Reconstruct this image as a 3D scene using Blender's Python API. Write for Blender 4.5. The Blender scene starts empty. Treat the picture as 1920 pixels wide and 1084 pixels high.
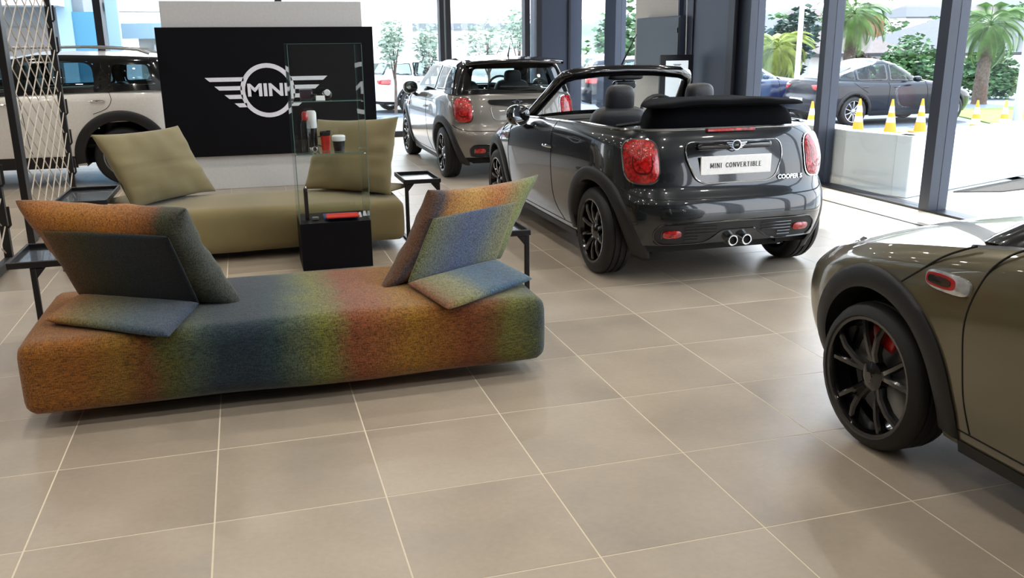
import bpy, math, random
import numpy as np
from mathutils import Vector, Matrix
PI = math.pi
SC = bpy.context.scene
COL = SC.collection

# ------------------------------------------------------------------ camera, world, sun, exposure
YAW, PITCH, ROLL = 0.286952, 0.271918, -0.009708
cam_data = bpy.data.cameras.new('camera')
cam = bpy.data.objects.new('camera', cam_data); COL.objects.link(cam); SC.camera = cam
cam_data.sensor_width = 36.0
cam_data.lens = 1655.9 / 1920 * 36.0
cam_data.clip_end = 900
_f = Vector((math.sin(YAW)*math.cos(PITCH), math.cos(YAW)*math.cos(PITCH), -math.sin(PITCH)))
_r = Vector((math.cos(YAW), -math.sin(YAW), 0)); _u = _r.cross(_f)
_r2 = math.cos(ROLL)*_r + math.sin(ROLL)*_u; _u2 = -math.sin(ROLL)*_r + math.cos(ROLL)*_u
cam.matrix_world = Matrix(((_r2.x, _u2.x, -_f.x, 0.8232), (_r2.y, _u2.y, -_f.y, -4.1276), (_r2.z, _u2.z, -_f.z, 1.5992), (0, 0, 0, 1)))

SC.view_settings.view_transform = 'Standard'
SC.view_settings.look = 'None'
SC.view_settings.gamma = 1.0
SC.view_settings.use_curve_mapping = False
SC.view_settings.exposure = 0.2
SC.cycles.use_denoising = True
SC.cycles.max_bounces = 8
SC.cycles.transparent_max_bounces = 24
SC.cycles.sample_clamp_indirect = 6
SC.cycles.caustics_reflective = False
SC.cycles.caustics_refractive = False

world = bpy.data.worlds.new('world'); SC.world = world; world.use_nodes = True
wn = world.node_tree; wn.nodes.clear()
w_out = wn.nodes.new('ShaderNodeOutputWorld'); w_bg = wn.nodes.new('ShaderNodeBackground')
w_tc = wn.nodes.new('ShaderNodeTexCoord'); w_sep = wn.nodes.new('ShaderNodeSeparateXYZ')
w_ramp = wn.nodes.new('ShaderNodeValToRGB')
w_ramp.color_ramp.elements[0].position = 0.0; w_ramp.color_ramp.elements[0].color = (1.0, 1.0, 1.0, 1)
w_ramp.color_ramp.elements[1].position = 0.9; w_ramp.color_ramp.elements[1].color = (0.62, 0.80, 1.0, 1)
wn.links.new(w_tc.outputs['Generated'], w_sep.inputs[0]); wn.links.new(w_sep.outputs['Z'], w_ramp.inputs[0])
wn.links.new(w_ramp.outputs[0], w_bg.inputs[0]); w_bg.inputs[1].default_value = 5.2
wn.links.new(w_bg.outputs[0], w_out.inputs[0])

sun_d = bpy.data.lights.new('sun', 'SUN'); sun_d.energy = 8.5; sun_d.angle = 0.04; sun_d.color = (1.0, 0.96, 0.9)
sun = bpy.data.objects.new('sun', sun_d); COL.objects.link(sun)
sun.rotation_euler = Vector((-0.36, -0.40, -0.85)).to_track_quat('-Z', 'Y').to_euler()

# ------------------------------------------------------------------ helpers
def S(r, g, b):
    f = lambda c: (c/255/12.92) if c/255 <= 0.04045 else ((c/255+0.055)/1.055)**2.4
    return (f(r), f(g), f(b), 1.0)

def mat(name, color, rough=0.5, metal=0.0, coat=0.0, spec=0.5, noise=None, bump=None, sheen=0.0, emis=None, coat_rough=0.03):
    """noise=(scale, amount) varies the base colour; bump=(scale, strength)"""
    m = bpy.data.materials.new(name); m.use_nodes = True
    nt = m.node_tree; b = nt.nodes['Principled BSDF']
    b.inputs['Base Color'].default_value = color
    b.inputs['Roughness'].default_value = rough; b.inputs['Metallic'].default_value = metal
    b.inputs['Coat Weight'].default_value = coat; b.inputs['Coat Roughness'].default_value = coat_rough
    b.inputs['Specular IOR Level'].default_value = spec
    if sheen: b.inputs['Sheen Weight'].default_value = sheen
    if emis:
        b.inputs['Emission Color'].default_value = emis[0]; b.inputs['Emission Strength'].default_value = emis[1]
    tc = nt.nodes.new('ShaderNodeTexCoord')
    if noise is None and bump is None: noise = (40.0, 0.04)
    if noise:
        n = nt.nodes.new('ShaderNodeTexNoise'); n.inputs['Scale'].default_value = noise[0]; n.inputs['Detail'].default_value = 3
        nt.links.new(tc.outputs['Object'], n.inputs['Vector'])
        mp = nt.nodes.new('ShaderNodeMapRange'); mp.inputs[1].default_value = 0.3; mp.inputs[2].default_value = 0.7
        mp.inputs[3].default_value = 1-noise[1]; mp.inputs[4].default_value = 1+noise[1]
        nt.links.new(n.outputs['Fac'], mp.inputs[0])
        vm = nt.nodes.new('ShaderNodeVectorMath'); vm.operation = 'SCALE'
        vm.inputs[0].default_value = color[:3]
        nt.links.new(mp.outputs[0], vm.inputs['Scale']); nt.links.new(vm.outputs[0], b.inputs['Base Color'])
    if bump:
        n2 = nt.nodes.new('ShaderNodeTexNoise'); n2.inputs['Scale'].default_value = bump[0]; n2.inputs['Detail'].default_value = 4
        nt.links.new(tc.outputs['Object'], n2.inputs['Vector'])
        bp = nt.nodes.new('ShaderNodeBump'); bp.inputs['Strength'].default_value = bump[1]; bp.inputs['Distance'].default_value = 0.01
        nt.links.new(n2.outputs['Fac'], bp.inputs['Height']); nt.links.new(bp.outputs[0], b.inputs['Normal'])
    return m

def glass(name, tint=(1, 1, 1), f0=0.035, rough=0.0, refl=1.0):
    """thin pane: tinted transparency with fresnel reflection; alpha darkens with a diffuse black share"""
    m = bpy.data.materials.new(name); m.use_nodes = True
    nt = m.node_tree; nt.nodes.clear()
    out = nt.nodes.new('ShaderNodeOutputMaterial'); tr = nt.nodes.new('ShaderNodeBsdfTransparent')
    tr.inputs[0].default_value = (*tint, 1)
    gl = nt.nodes.new('ShaderNodeBsdfGlossy'); gl.inputs['Roughness'].default_value = rough
    gl.inputs['Color'].default_value = (refl, refl, refl, 1)
    lw = nt.nodes.new('ShaderNodeLayerWeight'); lw.inputs[0].default_value = 0.5
    pw = nt.nodes.new('ShaderNodeMath'); pw.operation = 'POWER'; pw.inputs[1].default_value = 5.0
    nt.links.new(lw.outputs['Facing'], pw.inputs[0])
    fr = nt.nodes.new('ShaderNodeMath'); fr.operation = 'MULTIPLY_ADD'; fr.inputs[1].default_value = 0.9; fr.inputs[2].default_value = f0
    nt.links.new(pw.outputs[0], fr.inputs[0])
    mx = nt.nodes.new('ShaderNodeMixShader')
    nt.links.new(fr.outputs[0], mx.inputs[0]); nt.links.new(tr.outputs[0], mx.inputs[1]); nt.links.new(gl.outputs[0], mx.inputs[2])
    nt.links.new(mx.outputs[0], out.inputs[0])
    return m

def ramp_fabric(name, stops, source='obj', axis='X', weave=260.0, rough=0.9):
    """woven cloth whose yarn colour runs through bands along one axis"""
    m = bpy.data.materials.new(name); m.use_nodes = True
    nt = m.node_tree; b = nt.nodes['Principled BSDF']; L = nt.links.new
    tc = nt.nodes.new('ShaderNodeTexCoord'); sp = nt.nodes.new('ShaderNodeSeparateXYZ')
    L(tc.outputs['Object' if source == 'obj' else 'UV'], sp.inputs[0])
    nz = nt.nodes.new('ShaderNodeTexNoise'); nz.inputs['Scale'].default_value = 5.0; nz.inputs['Detail'].default_value = 6; nz.inputs['Roughness'].default_value = 0.75
    L(tc.outputs['Object'], nz.inputs['Vector'])
    lo, hi = stops[0][0], stops[-1][0]
    mr = nt.nodes.new('ShaderNodeMapRange'); mr.inputs[1].default_value = lo; mr.inputs[2].default_value = hi
    L(sp.outputs[axis], mr.inputs[0])
    ad = nt.nodes.new('ShaderNodeMath'); ad.operation = 'MULTIPLY_ADD'; ad.inputs[1].default_value = 0.10; 
    sb = nt.nodes.new('ShaderNodeMath'); sb.operation = 'SUBTRACT'; sb.inputs[1].default_value = 0.5
    L(nz.outputs['Fac'], sb.inputs[0]); L(sb.outputs[0], ad.inputs[0]); L(mr.outputs[0], ad.inputs[2])
    cr = nt.nodes.new('ShaderNodeValToRGB'); el = cr.color_ramp.elements
    for i, (p, c) in enumerate(stops):
        q = (p-lo)/(hi-lo)
        if i == 0: e = el[0]; e.position = 0
        elif i == len(stops)-1: e = el[-1]; e.position = 1
        else: e = el.new(q)
        e.color = S(*c)
    L(ad.outputs[0], cr.inputs[0])
    # weave: two stretched noises
    prev = None; hs = []
    for k, sc in enumerate(((1.0, 0.12, 0.35), (0.12, 1.0, 1.0))):
        mp = nt.nodes.new('ShaderNodeMapping'); mp.inputs['Scale'].default_value = [weave*s for s in sc]
        L(tc.outputs['Object'], mp.inputs['Vector'])
        w = nt.nodes.new('ShaderNodeTexNoise'); w.inputs['Scale'].default_value = 1.0; w.inputs['Detail'].default_value = 2
        L(mp.outputs[0], w.inputs['Vector']); hs.append(w)
    mm = nt.nodes.new('ShaderNodeMath'); mm.operation = 'ADD'; L(hs[0].outputs['Fac'], mm.inputs[0]); L(hs[1].outputs['Fac'], mm.inputs[1])
    rg = nt.nodes.new('ShaderNodeMapRange'); rg.inputs[1].default_value = 0.75; rg.inputs[2].default_value = 1.25; rg.inputs[3].default_value = 0.35; rg.inputs[4].default_value = 1.7
    L(mm.outputs[0], rg.inputs[0])
    vs = nt.nodes.new('ShaderNodeVectorMath'); vs.operation = 'SCALE'; L(cr.outputs[0], vs.inputs[0]); L(rg.outputs[0], vs.inputs['Scale'])
    L(vs.outputs[0], b.inputs['Base Color'])
    bp = nt.nodes.new('ShaderNodeBump'); bp.inputs['Strength'].default_value = 0.5; bp.inputs['Distance'].default_value = 0.004
    L(mm.outputs[0], bp.inputs['Height']); L(bp.outputs[0], b.inputs['Normal'])
    b.inputs['Roughness'].default_value = rough; b.inputs['Sheen Weight'].default_value = 0.25
    b.inputs['Specular IOR Level'].default_value = 0.2
    return m

def tag(o, label=None, cat=None, group=None, kind=None):
    if label: o['label'] = label
    if cat: o['category'] = cat
    if group: o['group'] = group
    if kind: o['kind'] = kind
    return o

def thing(name, label, cat, loc=(0, 0, 0), rz=0.0, group=None):
    o = bpy.data.objects.new(name, None); COL.objects.link(o)
    o.location = loc; o.rotation_euler = (0, 0, rz); o.empty_display_size = 0.1
    return tag(o, label, cat, group)

def interp(knots):
    """smooth monotone cubic through (x, value) knots"""
    xs = np.array([k[0] for k in knots], float); ys = np.array([k[1] for k in knots], float)
    h = np.diff(xs); d = np.diff(ys)/h; m = np.zeros(len(xs))
    m[0], m[-1] = d[0], d[-1]
    for i in range(1, len(xs)-1):
        m[i] = 0 if d[i-1]*d[i] <= 0 else 2*d[i-1]*d[i]/(d[i-1]+d[i])
    def f(x):
        x = min(max(x, xs[0]), xs[-1]); i = min(int(np.searchsorted(xs, x, 'right'))-1, len(h)-1); i = max(i, 0)
        t = (x-xs[i])/h[i]; t2 = t*t; t3 = t2*t
        return (2*t3-3*t2+1)*ys[i]+(t3-2*t2+t)*h[i]*m[i]+(-2*t3+3*t2)*ys[i+1]+(t3-t2)*h[i]*m[i+1]
    return f

class MB:
    """collects shapes, builds ONE mesh object"""
    def __init__(s): s.v = []; s.f = []; s.uv = {}
    def add(s, vs, fs):
        n = len(s.v); s.v += [tuple(v) for v in vs]; s.f += [tuple(i+n for i in f) for f in fs]; return n
    def box(s, c, size, rot=None, taper=None):
        hx, hy, hz = [q/2 for q in size]; vs = []
        for z in (-1, 1):
            for x, y in ((-1, -1), (1, -1), (1, 1), (-1, 1)):
                k = taper if (taper and z > 0) else 1.0
                p = Vector((x*hx*k, y*hy*k, z*hz))
                if rot is not None: p = rot @ p
                vs.append(p+Vector(c))
        s.add(vs, [(3, 2, 1, 0), (4, 5, 6, 7), (0, 1, 5, 4), (1, 2, 6, 5), (2, 3, 7, 6), (3, 0, 4, 7)]); return s
    def hexa(s, lo, hi):
        """prism between two matching outlines (lists of 3D points)"""
        n = len(lo); a = s.add(list(lo)+list(hi), [])
        s.f += [tuple(a+i for i in reversed(range(n))), tuple(a+n+i for i in range(n))]
        for i in range(n):
            j = (i+1) % n; s.f.append((a+i, a+j, a+n+j, a+n+i))
        return s
    def tube(s, path, r, n=8, closed=False, flat=None):
        P = [Vector(p) for p in path]; m = len(P); rings = []
        rr = r if isinstance(r, (list, tuple)) else [r]*m
        up = None
        for i in range(m):
            a = P[(i-1) % m] if (closed or i > 0) else P[i]; b = P[(i+1) % m] if (closed or i < m-1) else P[i]
            t = (b-a).normalized() if (b-a).length > 1e-9 else Vector((0, 0, 1))
            if up is None:
                up = Vector((0, 0, 1)) if abs(t.z) < 0.9 else Vector((1, 0, 0))
            sx = t.cross(up)
            if sx.length < 1e-6: sx = t.orthogonal()
            sx.normalize(); u = sx.cross(t).normalized(); up = u
            ring = []
            for k in range(n):
                an = 2*PI*k/n; e = (1.0 if flat is None else flat)
                ring.append(P[i]+sx*math.cos(an)*rr[i]+u*math.sin(an)*rr[i]*e)
            rings.append(ring)
        a0 = s.add([p for rg in rings for p in rg], [])
        for i in range(m if closed else m-1):
            j = (i+1) % m
            for k in range(n):
                l = (k+1) % n; s.f.append((a0+i*n+k, a0+i*n+l, a0+j*n+l, a0+j*n+k))
        if not closed:
            s.f.append(tuple(a0+k for k in reversed(range(n)))); s.f.append(tuple(a0+(m-1)*n+k for k in range(n)))
        return s
    def lathe(s, prof, n=32, axis='Z', c=(0, 0, 0), close=False, caps=False):
        """prof: list of (r, h)"""
        m = len(prof); vs = []
        for r, h in prof:
            for k in range(n):
                a = 2*PI*k/n; ca, sa = math.cos(a)*r, math.sin(a)*r
                p = (ca, sa, h) if axis == 'Z' else ((h, ca, sa) if axis == 'X' else (sa, h, ca))
                vs.append((p[0]+c[0], p[1]+c[1], p[2]+c[2]))
        a0 = s.add(vs, [])
        for i in range(m if close else m-1):
            j = (i+1) % m
            for k in range(n):
                l = (k+1) % n; s.f.append((a0+i*n+k, a0+i*n+l, a0+j*n+l, a0+j*n+k))
        if caps:
            if prof[0][0] > 1e-5: s.f.append(tuple(a0+k for k in reversed(range(n))))
            if prof[-1][0] > 1e-5: s.f.append(tuple(a0+(m-1)*n+k for k in range(n)))
        return s
    def grid(s, fn, nu, nv, closeu=False, uv=False):
        vs = []; 
        for i in range(nu):
            for j in range(nv): vs.append(fn(i/(nu if closeu else nu-1), j/(nv-1)))
        a0 = s.add(vs, [])
        if uv:
            for i in range(nu):
                for j in range(nv): s.uv[a0+i*nv+j] = (i/(nu-1), j/(nv-1))
        for i in range(nu if closeu else nu-1):
            i2 = (i+1) % nu
            for j in range(nv-1): s.f.append((a0+i*nv+j, a0+i2*nv+j, a0+i2*nv+j+1, a0+i*nv+j+1))
        return s
    def build(s, name, m, parent=None, smooth=35, bevel=0.0, label=None, kind=None, loc=None, rot=None, segs=2, solid=0.0, sub=0):
        me = bpy.data.meshes.new(name); me.from_pydata([tuple(map(float, v)) for v in s.v], [], s.f); me.validate()
        if s.uv:
            ul = me.uv_layers.new(name='uv')
            for lp in me.loops:
                ul.data[lp.index].uv = s.uv.get(lp.vertex_index, (0, 0))
        me.materials.append(m)
        if smooth:
            me.polygons.foreach_set('use_smooth', [True]*len(me.polygons))
            if smooth < 180: me.set_sharp_from_angle(angle=math.radians(smooth))
        me.update()
        o = bpy.data.objects.new(name, me); COL.objects.link(o)
        if parent is not None: o.parent = parent
        if loc is not None: o.location = loc
        if rot is not None: o.rotation_euler = rot
        if bevel:
            md = o.modifiers.new('bevel', 'BEVEL'); md.width = bevel; md.segments = segs; md.limit_method = 'ANGLE'; md.harden_normals = False
        if solid:
            md = o.modifiers.new('solid', 'SOLIDIFY'); md.thickness = solid; md.offset = 0
        if sub:
            md = o.modifiers.new('sub', 'SUBSURF'); md.levels = sub; md.render_levels = sub
        if label: o['label'] = label
        if kind: o['kind'] = kind
        return o

def flip(m): 
    m.f = [tuple(reversed(f)) for f in m.f]; return m

def copy_tree(o, parent=None, keep=True):
    c = o.copy(); COL.objects.link(c)
    if parent is not None: c.parent = parent
    for ch in list(o.children): copy_tree(ch, c)
    return c

def structure(o, parent=None): o['kind'] = 'structure'; return o

def text_mesh(name, s, size, m, parent=None, extrude=0.002, loc=(0, 0, 0), rot=(0, 0, 0), bold=0.0, sx=1.0, align='CENTER'):
    cu = bpy.data.curves.new(name, 'FONT'); cu.body = s; cu.size = size; cu.extrude = extrude; cu.offset = bold
    cu.align_x = align; cu.align_y = 'CENTER'
    ob = bpy.data.objects.new(name, cu); COL.objects.link(ob)
    dg = bpy.context.evaluated_depsgraph_get(); me = bpy.data.meshes.new_from_object(ob.evaluated_get(dg))
    bpy.data.objects.remove(ob); me.materials.clear(); me.materials.append(m); me.name = name
    o = bpy.data.objects.new(name, me); COL.objects.link(o)
    if parent is not None: o.parent = parent
    o.location = loc; o.rotation_euler = rot; o.scale = (sx, 1, 1)
    return o

def round_poly(pts, r, n=5):
    """rounds the corners of a 2D polygon"""
    out = []; m = len(pts)
    rr = r if isinstance(r, (list, tuple)) else [r]*m
    for i in range(m):
        p = Vector(pts[i]); a = Vector(pts[i-1]); b = Vector(pts[(i+1) % m])
        da = (a-p); db = (b-p); q = min(rr[i], da.length*0.49, db.length*0.49)
        p0 = p+da.normalized()*q; p1 = p+db.normalized()*q
        for k in range(n+1):
            t = k/n; out.append(tuple((1-t)**2*p0+2*t*(1-t)*p+t*t*p1))
    return out

def densify(pts, step):
    out = []; m = len(pts)
    for i in range(m):
        a, b = Vector(pts[i]), Vector(pts[(i+1) % m]); k = max(1, int((b-a).length/step))
        for j in range(k): out.append(tuple(a.lerp(b, j/k)))
    return out

def in_poly(x, y, P):
    c = False; n = len(P); j = n-1
    for i in range(n):
        if (P[i][1] > y) != (P[j][1] > y) and x < (P[j][0]-P[i][0])*(y-P[i][1])/(P[j][1]-P[i][1])+P[i][0]: c = not c
        j = i
    return c

def patch(mb, outline, P, out, off=0.004, bulge=0.0, rings=5, thick=0.0, hole=None):
    """fills a 2D outline, maps it with P(a,b) to a surface, lifts it by off along the outward normal; hole: inner scale (0..1) left open"""
    O = densify(outline, 0.05) if len(outline) < 60 else outline
    n = len(O); cx = sum(p[0] for p in O)/n; cy = sum(p[1] for p in O)/n; e = 0.004
    def pt(a, b, o):
        p = Vector(P(a, b)); du = Vector(P(a+e, b))-Vector(P(a-e, b)); dv = Vector(P(a, b+e))-Vector(P(a, b-e))
        nn = du.cross(dv)
        if nn.length < 1e-12: nn = Vector(out)
        nn.normalize()
        if nn.dot(Vector(out)) < 0: nn = -nn
        return p+nn*o
    rows = []; lo = hole if hole else 0.0
    for k in range(rings+1):
        t = 1-(1-lo)*k/rings
        if t == 0: rows.append([pt(cx, cy, off+bulge)]); break
        tt = t if not hole else 1.0
        rows.append([pt(cx+(p[0]-cx)*t, cy+(p[1]-cy)*t, off+bulge*(1-tt*tt)) for p in O])
    if thick:
        rows.insert(0, [pt(p[0], p[1], off-thick) for p in O])
    a0 = len(mb.v); idx = []
    for r in rows:
        s = mb.add(r, []); idx.append((s, len(r)))
    # orientation test
    test = (Vector(P(cx+e, cy))-Vector(P(cx-e, cy))).cross(Vector(P(cx, cy+e))-Vector(P(cx, cy-e))).dot(Vector(out))
    area = sum(O[i-1][0]*O[i][1]-O[i][0]*O[i-1][1] for i in range(n))
    rev = (test*area) < 0
    for (s0, n0), (s1, n1) in zip(idx[:-1], idx[1:]):
        for i in range(n0):
            j = (i+1) % n0
            f = (s0+i, s0+j, s1+j, s1+i) if n1 > 1 else (s0+i, s0+j, s1)
            mb.f.append(tuple(reversed(f)) if rev else f)
    return mb
# ------------------------------------------------------------------ materials
M = {}
M['black_gloss'] = mat('black_gloss', S(7, 7, 9), 0.12, coat=1.0)
M['black_plastic'] = mat('black_plastic', S(14, 15, 18), 0.5, bump=(400, 0.1))
M['black_matt'] = mat('black_matt', S(7, 7, 8), 0.8)
M['black_metal'] = mat('black_metal', S(14, 15, 19), 0.42)
M['rubber'] = mat('rubber', S(8, 8, 9), 0.6, bump=(300, 0.1))
M['rim_black'] = mat('rim_black', S(16, 16, 18), 0.18, metal=0.3, coat=0.8)
M['rim_silver'] = mat('rim_silver', S(170, 172, 176), 0.25, metal=0.9)
M['chrome'] = mat('chrome', S(225, 228, 232), 0.08, metal=1.0)
M['steel'] = mat('steel', S(150, 152, 155), 0.35, metal=0.9)
M['mirror_glass'] = mat('mirror_glass', S(235, 240, 245), 0.02, metal=1.0)
M['red_lens'] = mat('red_lens', S(165, 9, 12), 0.12, coat=1.0, noise=(45, 0.75), bump=(70, 0.4))
M['red_dark'] = mat('red_dark', S(90, 6, 10), 0.2, coat=1.0)
M['clear_lens'] = mat('clear_lens', S(205, 208, 212), 0.12, metal=0.5, coat=1.0, noise=(30, 0.25))
M['red_caliper'] = mat('red_caliper', S(170, 16, 16), 0.35, coat=0.5)
M['seat_leather'] = mat('seat_leather', S(34, 36, 42), 0.42, bump=(120, 0.15))
M['canvas'] = mat('canvas', S(6, 7, 12), 0.9, bump=(500, 0.3), spec=.1)
M['white_plate'] = mat('white_plate', S(250, 251, 252), 0.35)
M['ink'] = mat('ink', S(28, 30, 36), 0.5)
M['car_glass'] = glass('car_glass', (0.72, 0.80, 0.80))
M['dark_glass'] = glass('dark_glass', (0.35, 0.45, 0.47))
M['clear_glass'] = glass('clear_glass', (0.95, 0.98, 0.98))
M['paint_grey'] = mat('paint_thunder_grey', S(22, 26, 31), 0.25, metal=0.4, coat=1.0, noise=(600, 0.03))
M['paint_silver'] = mat('paint_warm_grey', S(122, 118, 112), 0.28, metal=0.35, coat=1.0, noise=(600, 0.04))
M['paint_olive'] = mat('paint_olive_grey', S(100, 94, 72), 0.28, metal=0.35, coat=1.0, noise=(600, 0.04))
M['paint_white'] = mat('paint_light_white', S(222, 219, 214), 0.3, coat=1.0)
M['paint_navy'] = mat('paint_navy', S(6, 10, 24), 0.3, metal=0.0, coat=.35, spec=.3)
M['paint_blue'] = mat('paint_blue', S(16, 32, 70), 0.3, metal=0.0, coat=.5)
M['paint_bright'] = mat('paint_bright_white', S(225, 228, 230), 0.25, coat=1.0)

def supe(cx, cy, a, b, n=2.5, k=28, rot=0.0):
    out = []
    for i in range(k):
        t = 2*PI*i/k; c, s_ = math.cos(t), math.sin(t)
        x = a*math.copysign(abs(c)**(2/n), c); y = b*math.copysign(abs(s_)**(2/n), s_)
        out.append((cx+x*math.cos(rot)-y*math.sin(rot), cy+x*math.sin(rot)+y*math.cos(rot)))
    return out

def blob(mb, c, a, b, h, e1=0.8, e2=0.8, nu=20, nv=12, rot=None):
    sp = lambda v, e: math.copysign(abs(v)**e, v)
    def fn(u, v):
        t = 2*PI*u; p = -PI/2+PI*v
        q = Vector((a*sp(math.cos(p), e1)*sp(math.cos(t), e2), b*sp(math.cos(p), e1)*sp(math.sin(t), e2), h*sp(math.sin(p), e1)))
        if rot is not None: q = rot @ q
        return q+Vector(c)
    return mb.grid(fn, nu, nv, closeu=True)

class Shell:
    def __init__(s, W, YR, YF, nR, nF, yc, zb, zt, inset=0.0, idep=0.1):
        s._W, s.YR, s.YF, s.nR, s.nF, s.yc = interp(W), interp(YR), interp(YF), nR, nF, yc
        s.zb, s.zt = interp(zb), interp(zt); s.inset, s.idep = inset, idep
        s.LR = yc-min(v for _, v in YR); s.LF = max(v for _, v in YF)-yc
    def W(s, z, y=None):
        w = s._W(z)
        if s.inset and y is not None:
            d = s.zt(y)-z; w -= s.inset*max(0.0, min(1.0, 1-d/s.idep))**2
        return w
    def hw(s, y, z):
        if y >= s.yc: t = (y-s.yc)/(s.YF(z)-s.yc); n = s.nF
        else: t = (s.yc-y)/(s.yc-s.YR(z)); n = s.nR
        return s.W(z, y)*max(0.0, 1-min(t, 1.0)**n)**(1/n)
    def side(s, sg): return lambda y, z: (sg*s.hw(y, z), y, z)
    def rear(s):
        return lambda x, z: (x, s.yc-(s.yc-s.YR(z))*max(0, 1-min(1, abs(x)/s.W(z))**s.nR)**(1/s.nR), z)
    def front(s):
        return lambda x, z: (x, s.yc+(s.YF(z)-s.yc)*max(0, 1-min(1, abs(x)/s.W(z))**s.nF)**(1/s.nF), z)
    def canon(s, ncol):
        pts = []; N = 4000
        for i in range(N+1):
            a = 2*PI*i/N; sn, cs = math.sin(a), -math.cos(a)
            n = s.nR if cs < 0 else s.nF
            # |px|^n+|py|^n = 1
            px = -math.copysign(abs(sn)**(2/n), sn); py = math.copysign(abs(cs)**(2/n), cs)
            pts.append((px, py))
        P = np.array(pts); sc = P*np.array([0.86, 1.9]); d = np.concatenate([[0], np.cumsum(np.hypot(*np.diff(sc, axis=0).T))])
        q = np.linspace(0, d[-1], ncol+1)[:-1]
        return list(zip(np.interp(q, d, P[:, 0]), np.interp(q, d, P[:, 1])))
    def pos(s, px, py, u):
        yn = s.yc+py*(s.LF if py >= 0 else s.LR)
        z = s.zb(yn)+(s.zt(yn)-s.zb(yn))*u
        L = (s.YF(z)-s.yc) if py >= 0 else (s.yc-s.YR(z))
        y = s.yc+py*L
        return Vector((s.W(z, yn)*px, y, z))
    def ring(s, mb, nrow=26, ncol=280, skip=None, arches=(), ra=0.34, rz=0.31, pw=1.0):
        cn = s.canon(ncol); a0 = len(mb.v); vs = []; cell = 0.022
        for i in range(nrow+1):
            u = 1-(1-i/nrow)**pw
            for px, py in cn:
                p = s.pos(px, py, u)
                for ya in arches:
                    if abs(p.x) > 0.45:
                        dy, dz = p.y-ya, p.z-rz; d = math.hypot(dy, dz)
                        if abs(d-ra) < cell and d > 1e-6:
                            p.y = ya+dy/d*ra; p.z = rz+dz/d*ra; p.x = math.copysign(s.hw(p.y, p.z), p.x)
                vs.append(p)
        mb.add(vs, [])
        for i in range(nrow):
            for j in range(ncol):
                k = (j+1) % ncol
                q = (i*ncol+j, i*ncol+k, (i+1)*ncol+k, (i+1)*ncol+j)
                c = (vs[q[0]]+vs[q[1]]+vs[q[2]]+vs[q[3]])/4
                if any(abs(c.x) > 0.45 and math.hypot(c.y-ya, c.z-rz) < ra-0.003 for ya in arches): continue
                if skip and skip(c): continue
                mb.f.append(tuple(a0+t for t in reversed(q)))
        s.top = vs[nrow*ncol:]; return mb
    def cap(s, mb, y0, y1, crown, m=14, inner=None):
        """roof, hood or deck between y0 and y1 over the top contour; inner=[(inset, dz)...] makes only a rim strip"""
        L = sorted([p for p in s.top if p.x <= 1e-6], key=lambda p: p.y)
        L = [p for p in L if y0-1e-6 <= p.y <= y1+1e-6]
        if inner is None:
            rows = []
            for p in L:
                row = []
                for k in range(m+1):
                    v = -1+2*k/m; row.append((v*abs(p.x), p.y, p.z+crown(p.y)*(1-abs(v)**2.4)))
                rows.append(row)
            a0 = mb.add([q for r in rows for q in r], [])
            for i in range(len(rows)-1):
                for k in range(m): mb.f.append((a0+i*(m+1)+k, a0+i*(m+1)+k+1, a0+(i+1)*(m+1)+k+1, a0+(i+1)*(m+1)+k))
            return rows
        for sg in (-1, 1):
            rows = []
            for p in L:
                rows.append([(sg*max(0.0, abs(p.x)-ins), p.y, p.z+dz) for ins, dz in inner])
            w = len(inner); a0 = mb.add([q for r in rows for q in r], [])
            for i in range(len(rows)-1):
                for k in range(w-1):
                    f = (a0+i*w+k, a0+i*w+k+1, a0+(i+1)*w+k+1, a0+(i+1)*w+k); mb.f.append(f if sg < 0 else tuple(reversed(f)))

def arch_flare(mb, sh, sg, yw, zw, r1, r2, off=0.014, a0=-12, a1=192, n=44):
    sec = [(r1, -0.10), (r1, off*0.6), (r1+0.012, off), (r2-0.016, off*1.1), (r2, off*0.5), (r2, -0.012)]
    rows = []
    for i in range(n+1):
        a = math.radians(a0+(a1-a0)*i/n); row = []
        for r, o in sec:
            y = yw+math.cos(a)*r; z = zw+math.sin(a)*r
            row.append((sg*(sh.hw(y, max(z, 0.2))+o), y, z))
        rows.append(row)
    w = len(sec); k0 = mb.add([q for r in rows for q in r], [])
    for i in range(n):
        for k in range(w-1):
            f = (k0+i*w+k, k0+i*w+k+1, k0+(i+1)*w+k+1, k0+(i+1)*w+k); mb.f.append(tuple(reversed(f)) if sg > 0 else f)

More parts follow.
